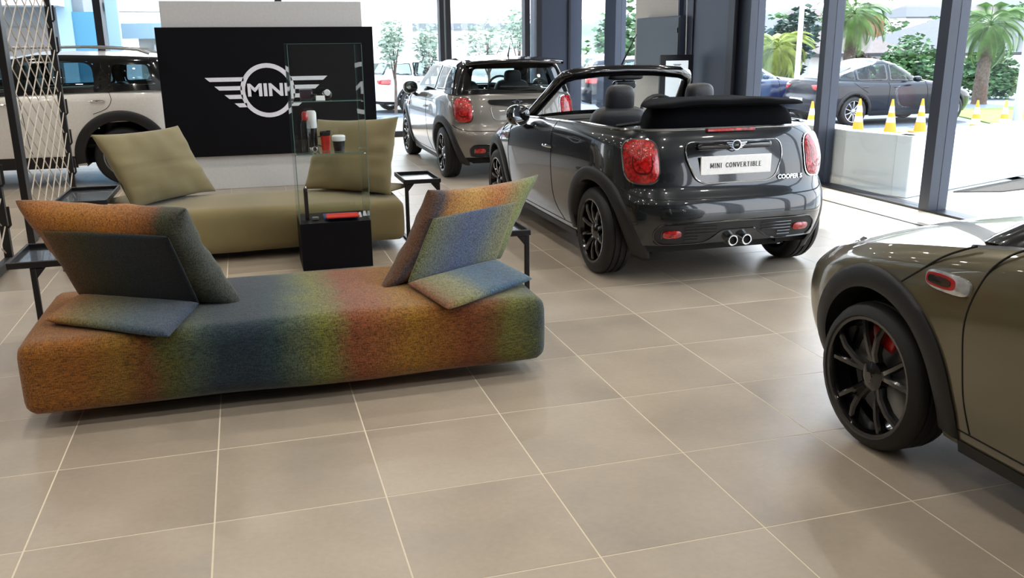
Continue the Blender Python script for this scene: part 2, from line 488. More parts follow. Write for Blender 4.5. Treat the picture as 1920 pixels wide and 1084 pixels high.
def wheel(parent, loc, left, R, wid, rimR, style, rim_mat, caliper=None, simple=False):
    w = wid/2; b = MB(); n = 40
    prof = [(rimR, -w+0.012), (rimR+0.008, -w), (R-0.05, -w-0.004), (R-0.016, -w+0.010), (R-0.003, -w+0.03)]
    if not simple:
        for gx in (-0.045, 0.0, 0.045):
            prof += [(R, gx-0.008), (R-0.008, gx-0.005), (R-0.008, gx+0.005), (R, gx+0.008)]
    prof += [(R-0.003, w-0.03), (R-0.016, w-0.010), (R-0.05, w+0.004), (rimR+0.008, w), (rimR, w-0.012)]
    b.lathe(prof, n, 'X', close=True)
    o = b.build('wheel', M['rubber'], parent, loc=loc, rot=(0, 0, 0 if left else PI), smooth=40)
    # outer face is towards -X in the wheel's own frame
    b = MB(); b.lathe([(rimR+0.006, -w+0.002), (rimR-0.006, -w+0.004), (rimR-0.016, -w+0.03), (rimR-0.03, 0.02), (rimR-0.02, w-0.01)], n, 'X')
    ns, dbl = style
    zc = -w+0.02
    for i in range(ns):
        a = 2*PI*i/ns+0.3
        pairs = (-dbl, dbl) if dbl else (0,)
        for da in pairs:
            p0 = a+da*0.35; p1 = a+da
            hw0, hw1 = (0.017, 0.014) if ns > 6 or dbl else (0.03, 0.022)
            def ctr(t):
                r = 0.035+(rimR-0.045)*t; an = p0+(p1-p0)*t
                return r, an
            vs = []
            for t in (0, 0.35, 0.7, 1.0):
                r, an = ctr(t); h = hw0+(hw1-hw0)*t
                ca, sa = math.cos(an), math.sin(an)
                xo = zc+0.028*(1-t)**2-0.012*math.sin(t*PI)
                for (q, x) in ((-1, xo+0.004), (-0.5, xo-0.006), (0.5, xo-0.006), (1, xo+0.004), (0.8, xo+0.03), (-0.8, xo+0.03)):
                    vs.append((x, ca*r-sa*h*q, sa*r+ca*h*q))
            k0 = b.add(vs, [])
            for s_ in range(3):
                for k in range(6):
                    l = (k+1) % 6; b.f.append((k0+s_*6+k, k0+s_*6+l, k0+(s_+1)*6+l, k0+(s_+1)*6+k))
    b.lathe([(0.0, zc-0.002), (0.03, zc-0.002), (0.06, zc+0.012), (0.062, zc+0.05)], 20, 'X')
    b.build('rim', rim_mat, o, smooth=40)
    if not simple:
        b = MB(); b.lathe([(0.0, zc-0.006), (0.020, zc-0.006), (0.023, zc-0.001)], 20, 'X')
        b.build('hub_cap', M['steel'] if style[0] == 5 and simple else M['black_gloss'], o)
    b = MB(); b.lathe([(0.0, 0.0), (rimR*0.78, 0.0), (rimR*0.78, 0.02), (0.0, 0.02)], 24, 'X')
    b.build('brake_disc', M['steel'] if not simple else M['black_metal'], o)
    if caliper:
        b = MB()
        for i in range(9):
            pass
        def fn(u, v):
            a = -0.45+0.9*u+ (PI*0.5 if True else 0); r = rimR*(0.52+0.34*v)
            return (-0.022-0.012*math.sin(PI*u)*math.sin(PI*v), math.cos(a)*r, math.sin(a)*r)
        b.grid(fn, 10, 5); k = b.build('brake_caliper', caliper, o, solid=0.03)
    return o

def seat(mb, c, sx=1.0, head=True, wide=0.25):
    x, y, z = c
    blob(mb, (x, y+0.02, z+0.28), wide, 0.09, 0.34, 0.45, 0.5, rot=Matrix.Rotation(math.radians(10), 3, 'X'))
    blob(mb, (x, y+0.30, z-0.05), wide, 0.28, 0.10, 0.45, 0.45)

def headrest(mb, c, w=0.115, d=0.055, h=0.10, tilt=6):
    blob(mb, c, w, d, h, 0.55, 0.6, 24, 14, rot=Matrix.Rotation(math.radians(tilt), 3, 'X'))

def line_on(mb, P, pts, out, r=0.0035, off=0.0, n=6, dens=0.03):
    Q = []
    for i in range(len(pts)-1):
        a, b = Vector(pts[i]), Vector(pts[i+1]); k = max(1, int((b-a).length/dens))
        for j in range(k): Q.append(P(*a.lerp(b, j/k)))
    Q.append(P(*pts[-1]))
    o = Vector(out)*off
    return mb.tube([Vector(q)+o for q in Q], r, n)

def smooth_line(pts, n=6):
    """Catmull-Rom through 2D points"""
    P = [Vector(p) for p in pts]; out = []
    for i in range(len(P)-1):
        p0 = P[max(i-1, 0)]; p1 = P[i]; p2 = P[i+1]; p3 = P[min(i+2, len(P)-1)]
        for k in range(n):
            t = k/n
            out.append(tuple(0.5*((2*p1)+(p2-p0)*t+(2*p0-5*p1+4*p2-p3)*t*t+(3*p1-p0-3*p2+p3)*t*t*t)))
    out.append(tuple(P[-1])); return out

def winged_emblem(mb, cx, cz, sc, place, th=0.002):
    """ring with stepped wings, as flat raised pieces; place(x,z,d)->3D"""
    def slab(poly, d0=0.0, d1=None):
        d1 = th if d1 is None else d1
        lo = [place(cx+x*sc, cz+z*sc, d0) for x, z in poly]; hi = [place(cx+x*sc, cz+z*sc, d1) for x, z in poly]
        mb.hexa(lo, hi)
    n = 40; ro, ri = 0.30, 0.25
    for i in range(n):
        a, b = 2*PI*i/n, 2*PI*(i+1)/n
        slab([(ro*math.cos(a), ro*math.sin(a)), (ro*math.cos(b), ro*math.sin(b)), (ri*math.cos(b), ri*math.sin(b)), (ri*math.cos(a), ri*math.sin(a))])
    for k, (z0, xe) in enumerate(((0.128, 0.67), (0.032, 0.575), (-0.063, 0.475), (-0.157, 0.375))):
        h = 0.045; xi = math.sqrt(max(ro*ro-z0*z0, 0))-0.015
        for sg in (-1, 1):
            p = [(sg*xi, z0+h/2), (sg*xe, z0+h/2), (sg*(xe-0.05), z0-h/2), (sg*xi, z0-h/2)]
            if sg < 0: p.reverse()
            slab(p)

def car(name, label, cat, loc, rz, P, group=None):
    """P: dict of dimensions. Origin on the ground below the middle of the rear axle, front towards +Y"""
    T = thing(name, label, cat, loc, rz, group)
    g = P.get; R = P['R']; wb = P['wb']; W2 = P['W']; tr = P['track']; yR, yF = -P['oR'], wb+P['oF']
    belt = P['belt']; paint = P['paint']; far = g('far', False)
    zb0 = P['zb']
    sW = [(z, w*W2/0.8635) for z, w in ((0.15, .74), (.22, .785), (.30, .815), (.42, .845), (.55, .857), (.70, .8635), (.85, .857), (.95, .846), (1.08, .825), (1.2, .80))]
    if g('Wz'): sW = P['Wz']
    d = P['dz'] if 'dz' in P else 0.0
    YR = g('YR') or [(.2+d, yR+.07), (.32+d, yR+.02), (.46+d, yR), (.56+d, yR+.012), (.62+d, yR+.05), (.66+d, yR+.075), (.80+d, yR+.10), (.92+d, yR+.135), (1.0+d, yR+.17), (1.06+d, yR+.22)]
    YF = g('YF') or [(.2+d, yF-.10), (.35+d, yF-.02), (.5+d, yF), (.6+d, yF-.03), (.7+d, yF-.12), (.8+d, yF-.24), (.9+d, yF-.40), (1.0+d, yF-.55)]
    zt = P['zt']
    sh = Shell(sW, YR, YF, g('nR', 6.0), g('nF', 5.0), g('yc', 1.2), [(-1.2, zb0+.12), (-.46, zb0+.09), (-.2, zb0+.01), (0, zb0), (wb, zb0), (yF, zb0+.03)], zt, inset=g('inset', 0.07), idep=0.10)
    b = MB(); ra = P['ra']
    sh.ring(b, 24 if far else 30, 170 if far else 300, arches=(0.0, wb), ra=ra, rz=R)
    cowl = P['cowl']
    crownF = interp([(cowl-.4, .07), (wb, .075), (yF-.35, .06), (yF-.1, .0)])
    sh.cap(b, cowl-0.12, 99, crownF)
    deck = g('deck')
    if deck is not None: sh.cap(b, -99, deck, interp([(yR+.1, 0.0), (yR+.3, .02), (deck, .02)]))
    rim = [(0, 0), (.02, .008), (.05, .010), (.075, .0), (.085, -.03), (.09, -.38)]
    if not g('nocabin'): sh.cap(b, (deck if deck is not None else -99), cowl-0.1, None, inner=rim)
    body = b.build('body', paint, T, smooth=50)
    # dark underside, wheel housings
    b = MB()
    b.box((0, (yR+yF)/2, zb0+.03), (W2*1.2, yF-yR-.5, .06)); b.box((0, wb/2, zb0+.03), (W2*1.8, wb-2*P['rf'], .06))
    for ya in (0, wb):
        for sg in (-1, 1):
            def fn(u, v, ya=ya, sg=sg):
                a = -0.25+(PI+0.5)*u; y = ya+math.cos(a)*(ra+.012); z = R+math.sin(a)*(ra+.012)
                xo = sh.hw(y, max(z, .25))-.02
                return (sg*(0.42+(xo-0.42)*v), y, max(z, zb0-.02))
            b.grid(fn, 20, 3)
            b.grid(lambda u, v, ya=ya, sg=sg: (sg*0.42, ya+math.cos(-.25+(PI+.5)*u)*(ra+.012)*v, max(R+math.sin(-.25+(PI+.5)*u)*(ra+.012)*v, zb0-.02)), 20, 3)
    b.build('underbody', M['black_matt'], T)
    # cladding
    if g('clad', True):
        for ya, a0, a1 in ((0.0, -8, 196), (wb, -14, 190)):
            for sg in (-1, 1):
                b = MB(); arch_flare(b, sh, sg, ya, R, ra-.008, P['rf'], g('foff', .016), a0, a1)
                b.build('wheel_arch_trim', M['black_plastic'], T, smooth=60)
        for sg in (-1, 1):
            b = MB(); y0, y1 = P['rf']*.97, wb-P['rf']*.97
            zk = P['rocker']
            rows = [(zb0-.02, -.03), (zb0-.02, .004), (zk-.01, .007), (zk, .005), (zk, -.01)]
            def fn(u, v):
                k = min(int(v*4+.001), 3); f = v*4-k; z = rows[k][0]+(rows[k+1][0]-rows[k][0])*f; o = rows[k][1]+(rows[k+1][1]-rows[k][1])*f
                y = y0+(y1-y0)*u; return (sg*(sh.hw(y, max(z, .2))+o), y, z)
            b.grid(fn, 24, 5); b.build('side_sill', M['black_plastic'], T, smooth=40)
    # wheels
    for ya in (0.0, wb):
        for sg in (-1, 1):
            wheel(T, (sg*tr/2, ya, R), sg < 0, R, g('wid', .205), P['rimR'], P['style'], P['rim_mat'], g('caliper'), simple=far)
    # door and hood joints
    side = lambda sg: sh.side(sg)
    for jl in P.get('joints', ()):
        for sg in (-1, 1):
            b = MB(); line_on(b, side(sg), smooth_line(jl), (sg, 0, 0), 0.004 if not far else .008, off=-0.001); b.build('door_joint', M['black_matt'], T)
    for hy, hz in P.get('handles', ()):
        for sg in (-1, 1):
            b = MB(); F = side(sg)
            patch(b, supe(hy, hz-.012, .075, .035, 2.4), F, (sg, 0, 0), off=.001, bulge=-.0, rings=2)
            k = b.build('door_handle', M['black_gloss'] if P.get('dark_cup') else paint, T)
            b = MB(); pts = [(hy-.075, hz, 0.004), (hy-.06, hz+.004, .026), (hy, hz+.006, .032), (hy+.06, hz+.004, .026), (hy+.075, hz, .004)]
            b.tube([(sg*(sh.hw(y, z)+o), y, z) for y, z, o in pts], [.009, .011, .012, .011, .009], 8)
            b.build('handle_grip', M['chrome'] if not far else M['black_gloss'], k)
    # greenhouse
    G = P.get('green')
    if G:
        gh = Shell(G['W'], G['YR'], G['YF'], G.get('nR', 6), G.get('nF', 4.5), G.get('yc', .7), [(y, z-.015) for y, z in zt], G['zt'], inset=.045, idep=.06)
        panes = G['panes']   # (name, face, outline)
        def skip(c):
            for nm, face, ol in panes:
                if face == 's' and abs(c.x) > 0.35 and abs(c.x) > gh.W(c.z)*.80 and in_poly(c.y, c.z, ol): return True
                if face == 'r' and c.y < gh.yc and abs(c.x) < gh.W(c.z)*.93 and in_poly(c.x, c.z, ol) and c.y < gh.YR(c.z)+.25: return True
                if face == 'f' and c.y > gh.yc and abs(c.x) < gh.W(c.z)*.95 and in_poly(c.x, c.z, ol) and c.y > gh.YF(c.z)-.4: return True
            return False
        b = MB(); gh.ring(b, 18, 150 if far else 240, skip=skip); 
        b.build('pillars', P.get('pillar_mat', M['black_gloss']), T, smooth=50)
        b = MB(); gh.cap(b, -99, 99, interp(G['crown']))
        b.build('roof', P.get('roof_mat', M['black_gloss']), T, smooth=60)
        for nm, face, ol in panes:
            for sg in ((-1, 1) if face == 's' else (1,)):
                F = gh.side(sg) if face == 's' else (gh.rear() if face == 'r' else gh.front())
                out = (sg, 0, 0) if face == 's' else ((0, -1, .3) if face == 'r' else (0, 1, .5))
                rp = round_poly(ol, .05)
                b = MB(); patch(b, rp, F, out, off=.004, rings=5); o = b.build(nm, P.get('glass', M['car_glass']), T, smooth=60)
                b = MB(); patch(b, [(x, y) for x, y in round_poly([(px+(px-sum(q[0] for q in ol)/len(ol))*.02, py) for px, py in ol], .05)], F, out, off=.006, rings=1, hole=.90, thick=.004)
                b.build('window_seal', G.get('seal', M['black_gloss']), o)
    T['_'] = 0; del T['_']
    return T, sh, (gh if G else None)

# ---------------------------------------------------------------- small car
BELT = [(-.6, 1.03), (0.0, 1.03), (1.0, 1.005), (1.7, .985), (1.95, .965), (2.3, .915), (2.6, .865), (2.9, .795), (3.1, .72), (3.3, .64)]
J_HOOD = [(2.345, .735), (2.27, .79), (2.17, .865), (2.10, .905), (2.05, .928)]
J_SILL = [(.42, .265), (1.2, .262), (2.08, .265)]
J_DOORF = [(1.80, .985), (1.90, .93), (1.97, .83), (2.015, .68), (2.005, .5), (1.985, .27)]
J_DOORR = [(.84, 1.0), (.825, .8), (.82, .6), (.80, .45), (.74, .35), (.64, .27)]
SMALL = dict(inset=.045, R=.308, wb=2.495, W=.8635, track=1.485, oR=.575, oF=.78, belt=1.0, zb=.19, zt=BELT, ra=.372, rf=.455, rocker=.218,
             cowl=2.12, rimR=.222, style=(5, .28), rim_mat=M['rim_black'], joints=(J_HOOD, J_DOORF, J_DOORR, J_SILL), handles=((.88, .815),), dark_cup=False)
GREEN3 = dict(W=[(.95, .805), (1.1, .755), (1.25, .70), (1.38, .635), (1.45, .60)], YR=[(.95, -.42), (1.06, -.385), (1.2, -.33), (1.40, -.26)],
              YF=[(.93, 2.17), (1.05, 1.98), (1.12, 1.86), (1.2, 1.61), (1.36, 1.36), (1.42, 1.30)], yc=.6, nF=11,
              zt=[(-.45, 1.375), (0, 1.395), (.6, 1.40), (1.1, 1.385), (1.35, 1.36)], crown=[(-.45, .03), (-.2, .045), (.5, .05), (1.2, .04), (1.35, .02)],
              panes=[('side_window', 's', [(1.66, 1.03), (.60, 1.05), (.60, 1.335), (1.20, 1.335)]), ('quarter_window', 's', [(.50, 1.06), (-.20, 1.07), (-.08, 1.32), (.50, 1.335)]),
                     ('rear_window', 'r', [(-.60, 1.055), (.60, 1.055), (.53, 1.315), (-.53, 1.315)]), ('windscreen', 'f', [(-.70, 1.02), (.70, 1.02), (.58, 1.33), (-.58, 1.33)])])

def rear_lamps(T, sh, cz=.835, cx=.645, a=.105, b_=.15, far=False):
    F = sh.rear()
    for sg in (-1, 1):
        out = (sg*.5, -1, 0)
        b = MB(); patch(b, supe(sg*cx, cz, a, b_, 3.4), F, out, off=.004, bulge=.012, rings=4, thick=.02)
        o = b.build('tail_lamp', M['black_gloss'], T, smooth=60)
        b = MB(); patch(b, supe(sg*cx, cz, a*.90, b_*.92, 3.2), F, out, off=.014, bulge=.022, rings=5)
        b.build('red_lens', M['red_lens'], o, smooth=60)
        b = MB(); patch(b, supe(sg*cx, cz-.01, a*.52, b_*.5, 2.4), F, out, off=.030, bulge=.008, rings=2, hole=.74)
        b.build('light_ring', M['red_dark'], o)
        b = MB(); patch(b, supe(sg*cx, cz, a*.98, b_*.98, 3.4), F, out, off=.009, rings=1, hole=.95, thick=.01)
        b.build('chrome_rim', M['chrome'], o)

def door_mirror(T, x, y, z, housing, sg):
    b = MB(); blob(b, (x, y, z), .10, .075, .085, .8, .8, 22, 14); o = b.build('door_mirror', housing, T)
    b = MB(); b.lathe([(0.0, 0.0), (.078, .0), (.084, -.008)], 28, 'Y', c=(0, 0, 0))
    b.build('mirror_glass', M['mirror_glass'], o, loc=(x, y-.072, z), rot=(-.17, 0, -sg*.40))
    b = MB(); b.tube([(x, y-.01, z-.04), (x-sg*.08, y+.01, z-.10), (x-sg*.16, y+.02, z-.11)], [.026, .022, .022], 8)
    b.build('mirror_stalk', M['black_plastic'], o)

def small_common(T, sh, paint):
    # rear bumper insert, fog lamps, shut line, scuttle lamps, head lamps
    F = sh.rear(); out = (0, -1, 0)
    ins = [(-.61, .385), (-.56, .435), (.56, .435), (.61, .385), (.60, .325), (.55, .293), (.26, .293), (.19, .325), (.13, .375), (-.13, .375), (-.19, .325), (-.26, .293), (-.55, .293), (-.60, .325)]
    b = MB(); Q = round_poly(ins, .03)
    b.tube([Vector(F(x, z))+Vector((0, -.006, 0)) for x, z in densify(Q, .03)], .006, 6, closed=True); b.build('bumper_trim', M['black_gloss'], T)
    b = MB()
    # insert filled as vertical strips between the top edge and the hump
    for i in range(61):
        x = -.60+1.2*i/60; ax = abs(x)
        lo = .293 if ax > .26 else (.293+(.26-ax)/.13*.082 if ax > .13 else .375)
        hi = .435-max(0, (ax-.55))*1.0
        if ax > .58: lo = .31
        b.add([Vector(F(x, lo))+Vector((0, -.004, 0)), Vector(F(x, hi))+Vector((0, -.004, 0))], [])
    for i in range(60): b.f.append((2*i, 2*i+2, 2*i+3, 2*i+1))
    ins_o = b.build('bumper_insert', M['black_plastic'], T)
    for k in range(5):
        z = .318+k*.022
        for sg in (-1, 1):
            pts = [(sg*(.30 if z < .35 else .17), z), (sg*.40, z)]
            b = MB(); line_on(b, F, pts, (0, -1, 0), .004, off=.008); b.build('grille_bar', M['black_gloss'], ins_o)
    for sg in (-1, 1):
        b = MB(); patch(b, supe(sg*.485, .365, .062, .026, 3), F, out, off=.010, bulge=.010, rings=3, thick=.012)
        b.build('fog_lamp', M['red_lens'], T)
    b = MB(); line_on(b, F, smooth_line([(-.77, .66), (-.70, .615), (-.55, .595), (0, .585), (.55, .595), (.70, .615), (.77, .66)]), (0, -1, 0), .0045, off=-.001); b.build('tailgate_joint', M['black_matt'], T)
    # centre exhaust pair in its housing
    b = MB(); b.box((0, -.47, .315), (.30, .12, .08)); b.build('exhaust_housing', M['black_matt'], T, bevel=.02)
    for sx in (-.052, .052):
        b = MB(); b.lathe([(.028, .0), (.034, .0), (.036, -.004), (.039, .0), (.039, .12), (.030, .12), (.030, .01)], 28, 'Y', close=True)
        e = b.build('exhaust_pipe', M['chrome'], T, loc=(sx, -.60, .305))
        b = MB(); b.lathe([(0, .02), (.031, .02)], 20, 'Y'); b.build('pipe_bore', M['black_matt'], e)
    for sg in (-1, 1):
        Fs = sh.side(sg)
        b = MB(); patch(b, supe(2.11, .79, .105, .034, 3.2), Fs, (sg, 0, 0), off=.010, bulge=.006, rings=3, thick=.012)
        o = b.build('side_scuttle', M['clear_lens'], T)
        b = MB(); patch(b, supe(2.135, .79, .070, .024, 3.2), Fs, (sg, 0, 0), off=.0165, rings=2, thick=.003); b.build('scuttle_surround', M['red_caliper'], o)
        b = MB(); patch(b, supe(2.14, .79, .055, .015, 3.2), Fs, (sg, 0, 0), off=.019, rings=2, thick=.003); b.build('scuttle_grille', M['black_gloss'], o)
        # head lamp
        c = Vector((sg*.59, wb_front, .665)); rot = Matrix.Rotation(sg*-.5, 3, 'Z') @ Matrix.Rotation(.42, 3, 'X')
        b = MB(); b.lathe([(.0, .05), (.05, .043), (.085, .025), (.10, .0), (.10, -.10)], 32, 'Y')
        o = b.build('head_lamp', M['clear_lens'], T, loc=c, rot=rot.to_euler())
        b = MB(); b.lathe([(.096, .0), (.103, .014), (.111, .010), (.114, -.004), (.114, -.09)], 36, 'Y'); b.build('lamp_ring', M['chrome'], o)
wb_front = 2.95

def interior_closed(T, ymin, ymax, zseat=.60, w=.66, heads=((-.35, .95), (.35, .95), (-.33, .15), (.33, .15)), floorz=.40, top=1.15, wheel_x=.36):
    b = MB(); b.box((0, (ymin+ymax)/2, floorz), (w*2, ymax-ymin, .05)); b.box((0, ymax-.12, .80), (w*2, .30, .28))
    o = b.build('cabin_floor', M['black_matt'], T)
    for x, y in heads:
        rear = y < .5
        b = MB(); seat(b, (x, y, zseat-(.17 if rear else .09))); s_ = b.build('seat', M['seat_leather'], T, smooth=60)
        if rear: continue
        b = MB(); headrest(b, (x, y-.05, top)); b.build('headrest', M['seat_leather'], s_, smooth=60)
    b = MB(); steering(b, (wheel_x, ymax-.42, .98)); b.build('steering_wheel', M['black_plastic'], T)

def steering(b, c, r=.185):
    rot = Matrix.Rotation(math.radians(68), 3, 'X')
    b.tube([Vector(c)+rot @ Vector((math.cos(2*PI*i/24)*r, math.sin(2*PI*i/24)*r, 0)) for i in range(24)], .017, 8, closed=True)
    blob(b, c, .06, .03, .06)
    for a in (0, PI, -PI/2):
        b.tube([Vector(c), Vector(c)+rot @ Vector((math.cos(a)*r, math.sin(a)*r, 0))], .014, 6)
# ================================================================ THE ROOM
M['slate'] = mat('slate_metal', S(52, 61, 80), 0.45)
M['slate_dark'] = mat('slate_dark', S(24, 26, 36), 0.4)
M['wall_white'] = mat('wall_white', S(205, 206, 208), 0.7)
M['wall_beige'] = mat('wall_beige', S(176, 172, 166), 0.7)
M['wall_warm'] = mat('wall_warm', S(112, 109, 106), 0.75)
M['ceiling'] = mat('ceiling', S(120, 120, 120), 0.8)
M['slate_post'] = mat('slate_post', S(40, 47, 62), .45)
M['slate_green'] = mat('slate_green', S(70, 82, 90), .5)
M['pane'] = glass('window_pane', (0.98, 0.99, 1.0))

def tile_material():
    m = bpy.data.materials.new('porcelain_tile'); m.use_nodes = True; nt = m.node_tree; b = nt.nodes['Principled BSDF']; L = nt.links.new
    tc = nt.nodes.new('ShaderNodeNewGeometry'); oi = nt.nodes.new('ShaderNodeObjectInfo')
    ad = nt.nodes.new('ShaderNodeVectorMath'); ad.operation = 'MULTIPLY_ADD'; ad.inputs[1].default_value = (9, 7, 5)
    L(oi.outputs['Random'], ad.inputs[0]); L(tc.outputs['Position'], ad.inputs[2])
    n = nt.nodes.new('ShaderNodeTexNoise'); n.inputs['Scale'].default_value = 1.7; n.inputs['Detail'].default_value = 5; n.inputs['Roughness'].default_value = .55
    n2 = nt.nodes.new('ShaderNodeTexNoise'); n2.inputs['Scale'].default_value = 45; n2.inputs['Detail'].default_value = 3
    L(ad.outputs[0], n.inputs['Vector']); L(ad.outputs[0], n2.inputs['Vector'])
    cr = nt.nodes.new('ShaderNodeValToRGB'); e = cr.color_ramp.elements
    e[0].position = .30; e[0].color = S(158, 147, 133); e[1].position = .70; e[1].color = S(181, 169, 152)
    k = e.new(.5); k.color = S(171, 158, 141)
    L(n.outputs['Fac'], cr.inputs[0])
    r = nt.nodes.new('ShaderNodeMapRange'); r.inputs[1].default_value = .3; r.inputs[2].default_value = .7; r.inputs[3].default_value = .96; r.inputs[4].default_value = 1.04; L(n2.outputs['Fac'], r.inputs[0])
    r2 = nt.nodes.new('ShaderNodeMapRange'); r2.inputs[3].default_value = .95; r2.inputs[4].default_value = 1.05; L(oi.outputs['Random'], r2.inputs[0])
    mu = nt.nodes.new('ShaderNodeMath'); mu.operation = 'MULTIPLY'; L(r.outputs[0], mu.inputs[0]); L(r2.outputs[0], mu.inputs[1])
    vs = nt.nodes.new('ShaderNodeVectorMath'); vs.operation = 'SCALE'; L(cr.outputs[0], vs.inputs[0]); L(mu.outputs[0], vs.inputs['Scale']); L(vs.outputs[0], b.inputs['Base Color'])
    r3 = nt.nodes.new('ShaderNodeMapRange'); r3.inputs[1].default_value = .3; r3.inputs[2].default_value = .7; r3.inputs[3].default_value = .29; r3.inputs[4].default_value = .35; L(n.outputs['Fac'], r3.inputs[0]); L(r3.outputs[0], b.inputs['Roughness']); b.inputs['Specular IOR Level'].default_value = .75
    return m
M['tile'] = tile_material()
M['grout'] = mat('grout', S(228, 217, 196), 0.8)

X0, X1, Y0, Y1, H = -8.4, 7.0, -7.2, 11.7, 4.3
b = MB(); b.box(((X0+X1)/2, (Y0+Y1)/2, -.0608), (X1-X0, Y1-Y0, .12)); floor = structure(b.build('floor', M['grout'], smooth=0))
C0 = Vector((0.823, -4.128, 1.6)); tiles = []
for i in range(int(X0/.6), 12):
    for j in range(int(Y0/.6), 20):
        cx, cy = (i+.5)*.6, (j+.5)*.6
        if cx+.3 > X1+.01 or cy+.3 > Y1+.31: continue
        d = Vector((cx, cy, 0))-C0; z = d.dot(_f)
        vis = z > .4 and abs(d.dot(_r2)/z*1655.9) < 1080 and -640 < d.dot(_u2)/z*1655.9 < 640
        tiles.append((0 if vis else 1, d.length, cx, cy))
tiles.sort()
tb = MB(); tb.box((0, 0, -.012), (.594, .594, .024)); t0 = tb.build('tile', M['tile'], floor, smooth=0, bevel=.0)
me_t = t0.data
for k, (v, d, cx, cy) in enumerate(tiles[:300]):
    o = t0 if k == 0 else t0.copy()
    if k: COL.objects.link(o)
    o.location = (cx, cy, 0)
tb = MB()
for v, d, cx, cy in tiles[300:]: tb.box((cx, cy, -.012), (.594, .594, .024))
tb.build('tile', M['tile'], floor, smooth=0, kind='stuff')

b = MB(); b.box(((X0+X1)/2, (Y0+Y1)/2, H+.05), (X1-X0+.4, Y1-Y0+.4, .1)); ceil = structure(b.build('ceiling', M['ceiling'], smooth=0))
lm = bpy.data.materials.new('lamp_disc'); lm.use_nodes = True; lm.node_tree.nodes['Principled BSDF'].inputs['Emission Color'].default_value = (1, .95, .86, 1); lm.node_tree.nodes['Principled BSDF'].inputs['Emission Strength'].default_value = 20
dl = MB(); dl.lathe([(.0, .0), (.075, .0)], 20, 'Z'); dl = flip(dl).build('downlight', lm, ceil, loc=(0, 0, H-.012))
rg = MB(); rg.lathe([(.075, -.002), (.09, -.006), (.098, .0), (.098, .01)], 20, 'Z'); rg = rg.build('downlight_ring', M['wall_white'], dl)
ld = bpy.data.lights.new('downlight', 'AREA'); ld.shape = 'DISK'; ld.size = .14; ld.energy = 12; ld.color = (1.0, .93, .83); ld.spread = math.radians(150)
first = True
for gx in (-6.6, -4.4, -2.2, 0.0, 2.2, 4.4, 6.2):
    for gy in (-4.0, -1.8, .4, 2.6, 4.8, 7.0, 9.2):
        if first: first = False; dl.location = (gx, gy, H-.012)
        else: c = copy_tree(dl, ceil); c.location = (gx, gy, H-.012)
        lo = bpy.data.objects.new('downlight_lamp', ld); COL.objects.link(lo); lo.location = (gx, gy, H-.03); lo.parent = ceil

def wall(name, c, size, m): b = MB(); b.box(c, size); return structure(b.build(name, m, smooth=0))
wall('wall_back', ((X0+X1)/2, Y0-.1, H/2), (X1-X0+.4, .2, H), M['wall_warm'])
wall('wall_left', (X0-.1, (Y0+Y1)/2, H/2), (.2, Y1-Y0, H), M['wall_warm'])
# far glazed front (y = 11.7): head, foot rail, posts, panes
def glazed(idx, a, b_, axis, fixed, posts, zt=3.7, foot=.10, pw=.10, pd=.18, post_mat=None):
    """window_<n>: frame + panes between a and b_ along an axis"""
    def bx(mb, lo, hi, z0, z1, d0=0, d1=pd):
        if axis == 'x': mb.box(((lo+hi)/2, fixed+(d0+d1)/2, (z0+z1)/2), (hi-lo, d1-d0, z1-z0))
        else: mb.box((fixed+(d0+d1)/2, (lo+hi)/2, (z0+z1)/2), (d1-d0, hi-lo, z1-z0))
    fb = MB(); bx(fb, a, b_, 0, foot); bx(fb, a, b_, zt, H)
    fo = structure(fb.build('window_%d' % idx, M['slate_dark'], smooth=0))
    for p0, p1 in posts:
        q = MB(); bx(q, p0, p1, foot, zt, -.01, pd); q.build('mullion', post_mat or M['slate'], fo, smooth=0)
    edges = sorted([a]+[e for p in posts for e in p]+[b_])
    for k in range(0, len(edges)-1, 2):
        if edges[k+1]-edges[k] > .08:
            q = MB(); bx(q, edges[k], edges[k+1], foot, zt, .09, .10); q.build('pane', M['pane'], fo, smooth=0)
    return fo
glazed(1, X0, 5.98, 'x', 11.7, [(-6.9, -6.78), (-4.15, -4.05), (-1.33, -1.22), (1.45, 1.56), (4.22, 4.30), (4.33, 4.42), (5.78, 5.88)], post_mat=M['slate_dark'])
# dark corner column, slim dark joints
b = MB(); b.box((6.43, 11.85, H/2), (.88, .34, H)); cc = structure(b.build('wall_corner', M['slate'], smooth=0))
for x, w in ((6.04, .10), (6.62, .04)):
    b = MB(); b.box((x, 11.67, H/2), (w, .04, H)); b.build('trim_strip', M['slate_dark'], cc, smooth=0)
glazed(2, 9.62, 11.7, 'y', 7.0, [(10.39, 10.87)], foot=.14)
# slate wall with cover strips, beige service wall
b = MB(); b.box((7.12, 8.77, H/2), (.22, 1.7, H)); structure(b.build('wall_right', M['wall_beige'], smooth=0))
b = MB(); b.box((7.10, 7.17, H/2), (.30, 1.50, H)); ws = structure(b.build('wall_slate', M['slate'], smooth=0))
for y, w, d, m_ in ((6.42, .16, .05, 'slate_dark'), (7.52, .03, .02, 'slate_dark'), (7.90, .05, .05, 'slate')):
    b = MB(); b.box((6.95-d/2, y, H/2), (d, w, H)); b.build('cover_strip', M[m_], ws, smooth=0)
for y in (7.66, 7.93):
    b = MB(); b.tube([(6.90, y+.02, 4.2), (6.90, y, 2.4), (6.905, y-.03, 1.5), (6.90, y-.01, .3)], .008, 6); b.build('white_cable', M['wall_white'], ws)
glazed(3, -7.2, 6.42, 'y', 7.0, [(6.10, 6.42), (4.52, 4.62), (2.72, 2.85), (.95, 1.07), (-.85, -.73), (-2.65, -2.53), (-4.45, -4.33), (-6.2, -6.08)], foot=.02, pd=.20, post_mat=M['slate_post'])
